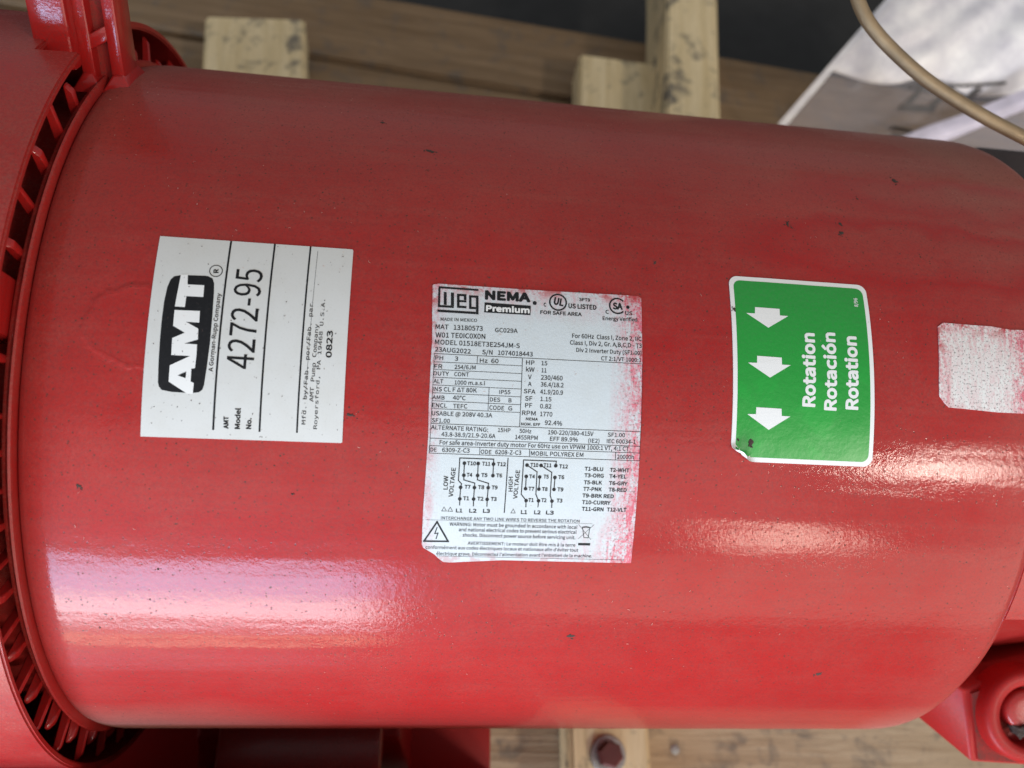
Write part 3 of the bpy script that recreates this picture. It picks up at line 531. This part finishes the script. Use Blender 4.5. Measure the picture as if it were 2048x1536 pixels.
# rolled steel shell
prof = [(-.1188, .1300), (-.1188, .1474), (-.1184, .1482), (-.1165, .1489), (-.1135, .1496), (-.1105, .14995), (-.108, .15)]
prof += [(-.108 + (.219 + .108) * i / 60, .15) for i in range(1, 61)] + [(.2215, .1499), (.2235, .1495), (.2243, .1488), (.2245, .1475), (.2245, .13)]
bm = lathe(prof, 256)
def ease(q): q = max(0., min(1., q)); return q * q * (3 - 2 * q)
for v in bm.verts:          # the upper side of the shell reaches further over the drive end
    th = math.degrees((math.atan2(v.co.z - H, -v.co.y) - EL + math.pi) % (2 * math.pi) - math.pi)
    if v.co.x > .16: v.co.x += .0265 * ease((th + 13.5) / 12) * ease((125 - th) / 20) * min(1., (v.co.x - .16) / .059)
uvl = bm.loops.layers.uv.new('UVMap')
for f in bm.faces:
    ang = []
    for l in f.loops:
        p = l.vert.co; y, z = p.y, p.z - H
        ang.append((math.atan2(z, -y) - EL + math.pi) % (2 * math.pi) - math.pi)
    if max(ang) - min(ang) > 3: ang = [a + 2 * math.pi if a < 0 else a for a in ang]
    for l, a in zip(f.loops, ang): l[uvl].uv = (l.vert.co.x, a * R)
shell = from_bm('shell', bm, M['shell'], motor, angle=45)
# end shield at the fan end, with cooling ribs
bm = lathe([(-.1192, .142), (-.1192, .1500), (-.1195, .1509), (-.1202, .1512), (-.1208, .1507), (-.1212, .1497), (-.1226, .1494), (-.1231, .1488), (-.1232, .1470), (-.1234, .139), (-.125, .1375), (-.20, .134), (-.20, .02)], 192)
shield = from_bm('end_shield', bm, M['cover'], motor, angle=40)
def rib(deg, r1, x0=-.1226, x1=-.1262, wd=.0009, hook=0., mt='fresh'):
    bm = bmesh.new(); dg = math.degrees(wd / .15)
    pro = [(x1, .134), (x0 - .001, .134), (x0, .149), (x0 - .0006, r1 - .0025), (x0 - .0026, r1), (x1, r1)]
    pa = [bm.verts.new(polar(x, r, deg - dg * (1.5 if r < .14 else 1))) for x, r in pro]; pb = [bm.verts.new(polar(x, r, deg + dg * (1.5 if r < .14 else 1) + hook * (r > .153))) for x, r in pro]
    bm.faces.new(pa); bm.faces.new(pb[::-1])
    for i in range(6): bm.faces.new((pa[i], pa[(i + 1) % 6], pb[(i + 1) % 6], pb[i]))
    bmesh.ops.recalc_face_normals(bm, faces=bm.faces)
    bmesh.ops.bevel(bm, geom=bm.edges[:], offset=.0005, segments=1, affect='EDGES')
    return from_bm('rib', bm, M[mt], shield, angle=40)
k = 0; a = -174.6
while a < 176:
    if not (46.0 < a < 61.5) and not (4 < a < 14.5):
        rib(a, .1622 if k % 2 == 0 else .1565, hook=(0 if k % 2 == 0 else .5))
    a += 4.5 if a < -5 else 6.6; k += 1
bm = bmesh.new()
for (d0, d1, r1, x1) in ((5.5, 13.2, .1575, -.15),):
    box_bm(bm, [polar(x, r, d) for x, r, d in ((-.1232, .137, d0), (x1, .137, d0), (x1, .137, d1), (-.1232, .137, d1), (-.1236, r1, d0 + .4), (x1, r1, d0 + .4), (x1, r1, d1 - .4), (-.1236, r1, d1 - .4))], .0012)
from_bm('rib_pad', bm, M['fresh'], shield, angle=40)
# fan cover with a notch for the lifting lug
NOTCH = (45.0, 61.0)
def cover_part(profile, name):
    return lathe(profile, 360, closed=True)
xs = [-.1205, -.1345, -.1352] + [-.145 - .02 * i for i in range(9)]
bm = bmesh.new(); SEG = 360
def gridrow(x, r): return [bm.verts.new(polar(x, r, j * 360 / SEG)) for j in range(SEG)]
outer = [gridrow(x, .1654 + (.0004 if i == 0 else 0)) for i, x in enumerate(xs)]; inner = [gridrow(x, .1630) for x in xs]
def cut(i, j): d = j * 360 / SEG; return i < 1 and NOTCH[0] <= d < NOTCH[1]
for i in range(len(xs) - 1):
    for j in range(SEG):
        if cut(i, j): continue
        j2 = (j + 1) % SEG
        bm.faces.new((outer[i][j], outer[i][j2], outer[i + 1][j2], outer[i + 1][j])); bm.faces.new((inner[i][j2], inner[i][j], inner[i + 1][j], inner[i + 1][j2]))
bm.verts.ensure_lookup_table()
pairs = {}
for A, B in zip(outer, inner):
    for p, q in zip(A, B): pairs[p] = q
for e in [e for e in bm.edges if len(e.link_faces) == 1 and e.verts[0] in pairs and e.verts[1] in pairs]:
    p, q = e.verts; bm.faces.new((p, q, pairs[q], pairs[p]))
for v in [v for v in bm.verts if not v.link_faces]: bm.verts.remove(v)
bmesh.ops.recalc_face_normals(bm, faces=bm.faces)
bmesh.ops.bevel(bm, geom=[e for e in bm.edges if len(e.link_faces) == 2 and e.calc_face_angle(0) > .8], offset=.0007, segments=2, affect='EDGES')
cover = from_bm('fan_cover', bm, M['cover'], motor, angle=40)
bm = lathe([(-.3048, .1650), (-.3075, .1622), (-.312, .155), (-.314, .14), (-.314, .02)], 128)
from_bm('cover_grille', bm, M['cover'], cover, angle=40)
# lifting lug at the fan end
LT = RAD(53)
def lugp(x, t, h):
    rr = R + h
    return loc3(x, rr * math.sin(LT) + t * math.cos(LT), rr * math.cos(LT) - t * math.sin(LT))
lug = from_bm('lifting_lug', box(-.1395, -.1262, -.0145, .0145, .0045, .060, lugp, .0016), M['fresh'], motor, angle=40)
bm = box(-.1268, -.1218, -.0085, .0085, -.006, .060, lugp, .0011); bm = box(-.1166, -.1118, -.0080, .0080, -.003, .060, lugp, .0011, bm)
from_bm('lug_rib', bm, M['fresh'], lug, angle=40)
bm = bmesh.new(); box_bm(bm, [lugp(*p) for p in ((-.123, -.0078, .0105), (-.116, -.0078, .0145), (-.116, .0078, .0145), (-.123, .0078, .0105), (-.123, -.0078, .0160), (-.116, -.0078, .0200), (-.116, .0078, .0200), (-.123, .0078, .0160))], .0008)
from_bm('lug_crossbar', bm, M['fresh'], lug, angle=40)
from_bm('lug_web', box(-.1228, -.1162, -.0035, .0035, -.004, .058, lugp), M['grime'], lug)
bm = bmesh.new()   # spread base where the lug meets the end shield
for x0, x1 in ((-.1285, -.1208), (-.1180, -.1100)):
    box_bm(bm, [lugp(*p) for p in ((x0 - .002, -.0125, -.0035), (x1 + .002, -.0125, -.0035), (x1 + .002, .0125, -.0035), (x0 - .002, .0125, -.0035), (x0 + .0022, -.0087, .0030), (x1 - .0022, -.0087, .0030), (x1 - .0022, .0087, .0030), (x0 + .0022, .0087, .0030))], .0008)
from_bm('lug_base', bm, M['fresh'], lug, angle=40)
from_bm('lug_head', box(-.1395, -.1118, -.0145, .0145, .0602, .072, lugp, .004), M['fresh'], lug, angle=40)
# foot on the near side, and an unseen box added to shade it
foot = from_bm('foot', box(-.215, .060, -.1665, -.085, .1585, .166, None, .001), M['satin'], motor, angle=40)
bm = bmesh.new(); box_bm(bm, [Vector(p) for p in ((-.112, -.166, .166), (.012, -.166, .166), (.012, -.09, .166), (-.112, -.09, .166), (-.105, -.150, .214), (.004, -.150, .214), (.004, -.09, .214), (-.105, -.09, .214))], .0025)
from_bm('foot_riser', bm, M['satin'], foot, angle=40)
bm = bmesh.new(); box_bm(bm, [Vector(p) for p in ((-.14, .075, .1585), (.06, .075, .1585), (.06, .17, .1585), (-.14, .17, .1585), (-.11, .085, .215), (.03, .085, .215), (.03, .135, .215), (-.11, .135, .215))], .0015)
from_bm('foot', bm, M['cast'], motor, angle=40)
sbox = from_bm('shade_box', box(-.215, .066, -.285, -.1682, .164, .348, None, .005), M['cast'], motor, angle=40)
from_bm('shade_box_neck', box(-.085, -.005, -.169, -.138, .225, .262, None, .004), M['cast'], sbox, angle=40)
from_bm('shade_box_lid', box(-.219, .070, -.294, -.2855, .160, .352, None, .003), M['cast'], sbox, angle=40)
# drive-end bracket
bm = lathe([(.2247, .140), (.2247, .1474), (.2255, .1478), (.2270, .1472), (.2276, .1455), (.229, .132), (.25, .124), (.262, .115), (.33, .108), (.33, .02)], 160)
bracket = from_bm('end_bracket', bm, M['cast'], motor, angle=40)
bm = lathe([(.2262, .126), (.2262, .1478), (.243, .1478), (.248, .1472), (.2505, .1458), (.2512, .143), (.2512, .12)], 90, closed=True, deg0=-28, deg1=100)
bmesh.ops.holes_fill(bm, edges=[e for e in bm.edges if len(e.link_faces) == 1], sides=0)
from_bm('bracket_collar', bm, M['cast'], bracket, angle=40)
bm = bmesh.new()
A_, B_, C_, D_ = loc3(.2626, -.1197, .060), loc3(.2673, -.1528, .060), loc3(.335, -.157, .060), loc3(.335, -.097, .060)
E_, F_, G_, H_ = loc3(.2300, -.100, .040), loc3(.2560, -.1405, .032), loc3(.335, -.150, -.01), loc3(.335, -.097, -.01)
box_bm(bm, [E_, F_, G_, H_, A_, B_, C_, D_], .0012)
ear = from_bm('bracket_ear', bm, M['satin'], bracket, angle=35)
bm = bmesh.new(); box_bm(bm, [loc3(*p) for p in ((.2655, -.121, .0602), (.2700, -.1512, .0602), (.334, -.1555, .0602), (.334, -.099, .0602), (.2655, -.121, .0612), (.2700, -.1512, .0612), (.334, -.1555, .0612), (.334, -.099, .0612))])
from_bm('grime_layer', bm, M['grime'], ear)
p0 = loc3(.2895, -.1290, .058); p1 = loc3(.2855, -.1265, .10)
boss = from_bm('bolt_boss', cylinder_axis(p0, p1, ((0, .0222), (.004, .0215), (.010, .0212), (.0122, .0204), (.013, .0188), (.0128, .0150), (.0118, .0140), (.0030, .0134)), 56), M['satin'], ear, angle=50)
p2 = loc3(.2872, -.1262, .0605)
from_bm('bolt_head', cylinder_axis(p2, p2 + (p1 - p0), ((0, .0092), (.0080, .0092), (.0092, .0088), (.0098, .0078), (.0100, .005)), 40), M['cast'], ear, angle=50)
bm = bmesh.new(); bmesh.ops.create_icosphere(bm, subdivisions=3, radius=.0042)
for v in bm.verts: v.co = loc3(.2850, -.1335, .0685) + v.co * (1 + .55 * noise.noise(v.co * 420))
from_bm('grit_lump', bm, M['dirt'], ear)
# matching ear on the far side
bm = bmesh.new(); box_bm(bm, [loc3(*p) for p in ((.238, .125, -.02), (.298, .125, -.02), (.298, .152, -.02), (.238, .158, -.02), (.238, .120, .036), (.2845, .120, .036), (.2845, .1425, .036), (.238, .1462, .036))], .001)
from_bm('bracket_ear', bm, M['fresh'], bracket, angle=35)
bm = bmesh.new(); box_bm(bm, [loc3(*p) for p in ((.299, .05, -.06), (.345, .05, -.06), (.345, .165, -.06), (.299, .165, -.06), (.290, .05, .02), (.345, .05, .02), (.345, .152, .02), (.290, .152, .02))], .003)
from_bm('adapter_rim', bm, M['near_black'], bracket, angle=35)

# ------------------------------------------------------------------ stickers on the shell (heights in millimetres above the shell)
s1 = sticker('model_sticker', AMT_OUT, M['white_label'], motor, .18, 'square white model sticker with a black logo, ruled lines and a printed model number')
printed('logo_panel', poly_bm([LOGO_BLACK]), M['black_ink'], s1, .21)
printed('logo_letters', poly_bm(LOGO_WHITE), M['white_ink'], s1, .24)
printed('logo_counter', poly_bm([LOGO_COUNTER]), M['black_ink'], s1, .27)
for e in AMT_TEXT: printed('text_line', text_bm([e]), M['black_ink'], s1, .225)
printed('ring_mark', ring(AMT_RING[0], AMT_RING[1], AMT_RING[2] * .8, bmesh.new()), M['black_ink'], s1, .225)
for e in AMT_FAINT: printed('text_line', text_bm([e], None, 'mono'), M['grey_ink'], s1, .22)
printed('ruled_line', strokes(AMT_FAINT_LINES), M['grey_ink'], s1, .215)
for e in AMT_LINES: printed('ruled_line', strokes([e]), M['black_ink'], s1, .215)
s2 = sticker('rating_plate', PLATE_OUT, M['silver_label'], motor, .18, 'silver rating plate with wiring diagrams, edges smeared with red paint')
printed('maker_logo', poly_bm(WEG), M['worn_ink'], s2, .21)
bm = poly_bm([PREMIUM_BOX]); printed('printed_box', bm, M['worn_ink'], s2, .21)
printed('box_text', text_bm(PLATE_PREMIUM), M['white_ink'], s2, .24)
for e in PLATE_TEXT + PLATE_HEAVY: printed('text_line', text_bm([e]), M['worn_ink'], s2, .215)
for c, r, wd, a0, a1 in PLATE_RINGS: printed('approval_mark', ring(c, r * 1.1, wd * 1.1, bmesh.new(), a0, a1), M['worn_ink'], s2, .215)
for e in PLATE_LINES: printed('ruled_line', strokes([e]), M['worn_ink'], s2, .205)
for e in PLATE_DIAGRAM: printed('diagram_wire', strokes([e]), M['worn_ink'], s2, .208)
for e in PLATE_DIAGRAM_TEXT: printed('diagram_label', text_bm([e]), M['worn_ink'], s2, .225)
for c, r in PLATE_DOTS: printed('terminal_dot', disc(c, r * 1.2, bmesh.new()), M['worn_ink'], s2, .225)
for e in PLATE_SYMBOLS: printed('warning_symbol', strokes([e]), M['worn_ink'], s2, .21)
def curl(x, s):
    """the lower corner nearest the rating plate lifts off and rolls back"""
    d = (x - 108.2) * .55 + (s + 13.4) * .83           # distance from the corner along the diagonal
    k = max(0., 5.2 - d)
    bub = .10 * max(0, noise.noise((x * .12, s * .12, 3.3)))
    if k <= 0: return (0, 0, bub)
    rad = 1.5; a = min(k / rad, 2.6); out = rad * math.sin(a) + (k - a * rad if k > a * rad else 0) * math.cos(a)
    sh = k - out
    return (sh * .55, sh * .83, bub + rad * (1 - math.cos(a)) + (k - a * rad if k > a * rad else 0) * math.sin(a))
s3 = sticker('rotation_sticker', rounded(108.0, 159.0, -13.4, 51.8, 3.2), M['white_ink'], motor, .2, 'green and white rotation sticker with three arrows and one lifted corner', 1.5, curl)
bm = poly_bm([rounded(109.5, 157.5, -11.8, 50.2, 2.6)])
x = 111.
while x < 157:
    bmesh.ops.bisect_plane(bm, geom=bm.verts[:] + bm.edges[:] + bm.faces[:], plane_co=(x, 0, 0), plane_no=(1, 0, 0), dist=1e-4); x += 1.5
o = printed('green_field', bm, M['green'], s3, .235, curl)
for p in o.data.polygons: p.use_smooth = True
def bubble(x, s): return (0, 0, .10 * max(0, noise.noise((x * .12, s * .12, 3.3))))
for q in GREEN_ARROWS: printed('arrow', poly_bm([q]), M['white_ink'], s3, .285, bubble)
for e in GREEN_TEXT: printed('text_line', text_bm([e]), M['white_ink'], s3, .285, bubble)
s4 = sticker('overpainted_sticker', BLANK_OUT, M['speckled_label'], motor, .2, 'blank white sticker speckled with red overspray at the drive end')

# dirt spots, grit and dust fibres lying on the shell
rnd = random.Random(11); bm = bmesh.new()
def spot(x, s, size, h=.0001):
    n = 11; ph = rnd.random() * 6; c = bm.verts.new(cyl(x, s, R + h + .00012)); vs_ = []
    st = 1 + rnd.random() * .8; rot = rnd.random() * 3.14
    for i in range(n):
        t = 2 * math.pi * i / n; k = size * .5 * (.55 + .7 * rnd.random())
        px, py = k * math.cos(t) * st, k * math.sin(t) / st
        vs_.append(bm.verts.new(cyl(x + px * math.cos(rot) - py * math.sin(rot), s + px * math.sin(rot) + py * math.cos(rot), R + h)))
    for i in range(n): bm.faces.new((c, vs_[i], vs_[(i + 1) % n]))
for x, s, sz in SPOTS:
    spot(x / 1000, s / 1000, sz / 1000, .00047 if (107 < x < 160 and -14 < s < 53) else .00006)
    for _ in range(4): spot(x / 1000 + rnd.gauss(0, sz * .0006), s / 1000 + rnd.gauss(0, sz * .0005), sz / 1000 * .35, .00047 if (107 < x < 160 and -14 < s < 53) else .00006)
for _ in range(420): spot(rnd.uniform(-.115, .222), rnd.uniform(-.16, .175), .00012 + .0004 * rnd.random() ** 3, .00005)
for _ in range(160): spot(rnd.uniform(-.082, -.022), rnd.uniform(-.013, .051), .00012 + .0003 * rnd.random() ** 2, .00036)
tag(from_bm('dirt_speck', bm, M['dirt'], motor), 'dark dirt spots and grit stuck on the red shell', kind='stuff')
bm = bmesh.new()
for _ in range(900):
    x, s = rnd.uniform(-.115, .222), rnd.uniform(-.16, .17); L = .00025 + .0007 * rnd.random() ** 2; a = rnd.uniform(0, 3.14); wd = .00003 + .00004 * rnd.random(); b_ = rnd.uniform(-.8, .8)
    if noise.noise((x * 28, s * 28, 1.7)) < .12: continue
    prev = None
    for i in range(4):
        t = i / 3; aa = a + b_ * t; cx, cs = x + L * t * math.cos(aa), s + L * t * math.sin(aa)
        r_ = [bm.verts.new(cyl(cx + sg * wd * -math.sin(aa), cs + sg * wd * math.cos(aa), R + .0003 + (.0001 if i in (1, 2) else 0))) for sg in (-1, 1)]
        if prev: bm.faces.new((prev[0], prev[1], r_[1], r_[0]))
        prev = r_
tag(from_bm('dust_fibre', bm, M['fibre'], motor), 'fine pale fibres and dust scattered on the red shell', kind='stuff')

# ------------------------------------------------------------------ things around the motor
bolt = tag(empty('lag_bolt', (.1354, -.157, .158)), 'red-painted lag bolt with washer screwed into the pale cross timber', 'bolt')
p0 = Vector((.1354, -.157, .1584)); upv = Vector((0.06, 0, 1))
from_bm('washer', cylinder_axis(p0, p0 + upv, ((0, .0115), (.0016, .0115), (.0020, .011)), 32), M['steel'], bolt, angle=30)
bm = cylinder_axis(p0 + upv * .0022, p0 + upv, ((0, .0082), (.0055, .0082), (.0068, .0070)), 6); from_bm('bolt_head', bm, M['bolt_red'], bolt, angle=30)

def tube(pts, rad, seg=14):
    bm = bmesh.new(); n = len(pts); rows = []
    for i, p in enumerate(pts):
        d = (pts[min(i + 1, n - 1)] - pts[max(i - 1, 0)]).normalized(); a = Vector((0, 0, 1)).cross(d).normalized(); c = d.cross(a)
        rows.append([bm.verts.new(p + (a * math.cos(2 * math.pi * j / seg) + c * math.sin(2 * math.pi * j / seg)) * rad) for j in range(seg)])
    for u_, v_ in zip(rows, rows[1:]):
        for j in range(seg): bm.faces.new((u_[j], u_[(j + 1) % seg], v_[(j + 1) % seg], v_[j]))
    bm.faces.new(rows[0][::-1]); bm.faces.new(rows[-1]); return bm
def spline(ctrl, n=14):
    out = []
    P_ = [ctrl[0]] + ctrl + [ctrl[-1]]
    for i in range(1, len(P_) - 2):
        for k in range(n):
            t = k / n; a, b, c, d = P_[i - 1:i + 3]
            out.append(.5 * ((2 * b) + (c - a) * t + (2 * a - 5 * b + 4 * c - d) * t * t + (3 * b - a - 3 * c + d) * t ** 3))
    out.append(ctrl[-1]); return out
cab = [Vector(p) for p in ((.14, .78, .122), (.145, .70, .30), (.155, .45, .47), (.166, .20, .502), (.1716, .1326, .5015), (.1756, .1214, .4965), (.1811, .1129, .4927), (.1905, .1045, .489), (.205, .0948, .4847), (.2196, .0876, .4815), (.2344, .0815, .4787), (.2527, .075, .4758), (.2769, .0661, .4719), (.33, .045, .455), (.40, .02, .38), (.43, .01, .335))]
tag(from_bm('cable', tube(spline(cab), .0028), M['cable'], smooth=True), 'thin tan cable arching above the motor in front of the white bag', 'cable')

# plastic bag of papers leaning behind the motor
def bag_point(u, v, t):
    """u across, v from the lower edge upwards"""
    L = (Vector((.3418, .400, .1469)), Vector((.3593, .405, .2227)), Vector((.4163, .470, .2578)))
    Q = (Vector((.7231, .400, .1376)), Vector((.6708, .420, .2334)), Vector((.7106, .530, .2651)))
    k = max(-.1, min(1.1, v)); w0, w1, w2 = (1 - k) ** 2, 2 * k * (1 - k), k * k      # rounded shoulder between wall and top
    mid = lambda S: S[1] * 1.6 - (S[0] + S[2]) * .3
    p = (L[0] * w0 + mid(L) * w1 + L[2] * w2).lerp(Q[0] * w0 + mid(Q) * w1 + Q[2] * w2, u)
    e = min(1, 9 * min(u, 1 - u, v + .02, 1.02 - v))
    fold = .008 * noise.noise((u * 3.1 + v * 1.2, v * 2.2 - u * 1.1, 2.)) + .006 * noise.noise((u * 9 - v * 3, v * 5, 5.)) + .010 * math.exp(-((u * .8 + v * .45 - .32) / .05) ** 2)
    puff = .012 * (max(0, e) ** .5)
    return p + Vector((-.1, -.8, .6)) * (t * puff + (fold * max(0., e) if t > 0 else 0))
bm = bmesh.new(); NU, NV = 60, 50
top = [[bm.verts.new(bag_point(i / NU, j / NV, 1)) for j in range(NV + 1)] for i in range(NU + 1)]
low = [[bm.verts.new(bag_point(i / NU, j / NV, -.6)) for j in range(NV + 1)] for i in range(NU + 1)]
for i in range(NU):
    for j in range(NV):
        bm.faces.new((top[i][j], top[i + 1][j], top[i + 1][j + 1], top[i][j + 1])); bm.faces.new((low[i][j + 1], low[i + 1][j + 1], low[i + 1][j], low[i][j]))
bmesh.ops.remove_doubles(bm, verts=bm.verts, dist=1e-5)
bag = tag(empty('document_bag', (.5, .42, .12)), 'white plastic document bag with dark print lying behind the motor', 'bag')
from_bm('film', bm, M['bag'], bag, smooth=True)
bm = bmesh.new(); prev = None        # papers inside, laid only high up: their white stands in for light there
for i in range(41):
    u_ = .012 + .97 * i / 40; v0 = .36 + .22 * max(0, .35 - u_) + .09 * noise.noise((u_ * 5, 0, 4)); col_ = []
    for j in range(21):
        v_ = v0 + (1.0 - v0) * j / 20
        col_.append((bm.verts.new(bag_point(u_, v_, 1) - Vector((-.1, -.8, .6)) * .0022), bm.verts.new(bag_point(u_, v_, 1) - Vector((-.1, -.8, .6)) * .0034)))
    if prev:
        for j in range(20):
            bm.faces.new((prev[j][0], col_[j][0], col_[j + 1][0], prev[j + 1][0])); bm.faces.new((prev[j][1], prev[j + 1][1], col_[j + 1][1], col_[j][1]))
        bm.faces.new((prev[0][0], prev[0][1], col_[0][1], col_[0][0]))
    prev = col_
from_bm('paper', bm, M['sheet'], bag, smooth=True)
bm = bmesh.new(); prev = None        # heat-sealed edge
for j in range(41):
    v_ = j / 40; r_ = [bm.verts.new(bag_point(u_, v_, 1) + Vector((-.0008, -.0008, .0008))) for u_ in (-.006, .004, .014)]
    if prev: bm.faces.new((prev[0], prev[1], r_[1], r_[0])); bm.faces.new((prev[1], prev[2], r_[2], r_[1]))
    prev = r_
from_bm('sealed_edge', bm, M['sheet'], bag, smooth=True)
def bag_stroke(name, u0, v0, u1, v1, wd, material):
    bm = bmesh.new(); n = 12; L = math.hypot(u1 - u0, v1 - v0); nx, ny = -(v1 - v0) / L * wd, (u1 - u0) / L * wd; prev = None
    for i in range(n + 1):
        t = i / n; u_, v_ = u0 + (u1 - u0) * t, v0 + (v1 - v0) * t
        r_ = [bm.verts.new(bag_point(u_ + sg * nx, v_ + sg * ny, 1) + Vector((-.0001, -.0008, .0007))) for sg in (-1, 0, 1)]
        if prev: bm.faces.new((prev[0], prev[1], r_[1], r_[0])); bm.faces.new((prev[1], prev[2], r_[2], r_[1]))
        prev = r_
    return from_bm(name, bm, material, bag)
for q in ((.24, .245, .36, .24, .022), (.235, .37, .53, .425, .009), (.255, .27, .285, .36, .012), (.34, .26, .37, .37, .012), (.43, .28, .45, .39, .012), (.27, .09, .37, .07, .014), (.29, .04, .40, .03, .010)): bag_stroke('print_mark', *q, M['print'])
bag_stroke('print_mark', .40, .12, .66, .34, .020, M['print_red'])
# loose folded flap of a second sheet
bm = bmesh.new(); a, b, c, d = Vector((.4065, .365, .1502)), Vector((.547, .385, .2454)), Vector((.4454, .355, .1609)), Vector((.554, .375, .2324)); n = 30; g = []
for i in range(n + 1):
    row = []
    for j in range(n + 1):
        u, v = i / n, j / n; p = a.lerp(b, u).lerp(c.lerp(d, u), v); p = p + Vector((0, -.004 * math.sin(v * 3.14), .003 * noise.noise((u * 4, v * 2, 9)))); row.append(p)
    g.append(row)
tv = [[bm.verts.new(p + Vector((0, 0, .0006))) for p in r_] for r_ in g]; lv = [[bm.verts.new(p) for p in r_] for r_ in g]
for i in range(n):
    for j in range(n):
        bm.faces.new((tv[i][j], tv[i + 1][j], tv[i + 1][j + 1], tv[i][j + 1])); bm.faces.new((lv[i][j + 1], lv[i + 1][j + 1], lv[i + 1][j], lv[i][j]))
for i in range(n):
    for A, B in (((i, 0), (i + 1, 0)), ((i + 1, n), (i, n)), ((0, i + 1), (0, i)), ((n, i), (n, i + 1))): bm.faces.new((tv[A[0]][A[1]], tv[B[0]][B[1]], lv[B[0]][B[1]], lv[A[0]][A[1]]))
from_bm("folded_flap", bm, M["flap"], bag, smooth=True)
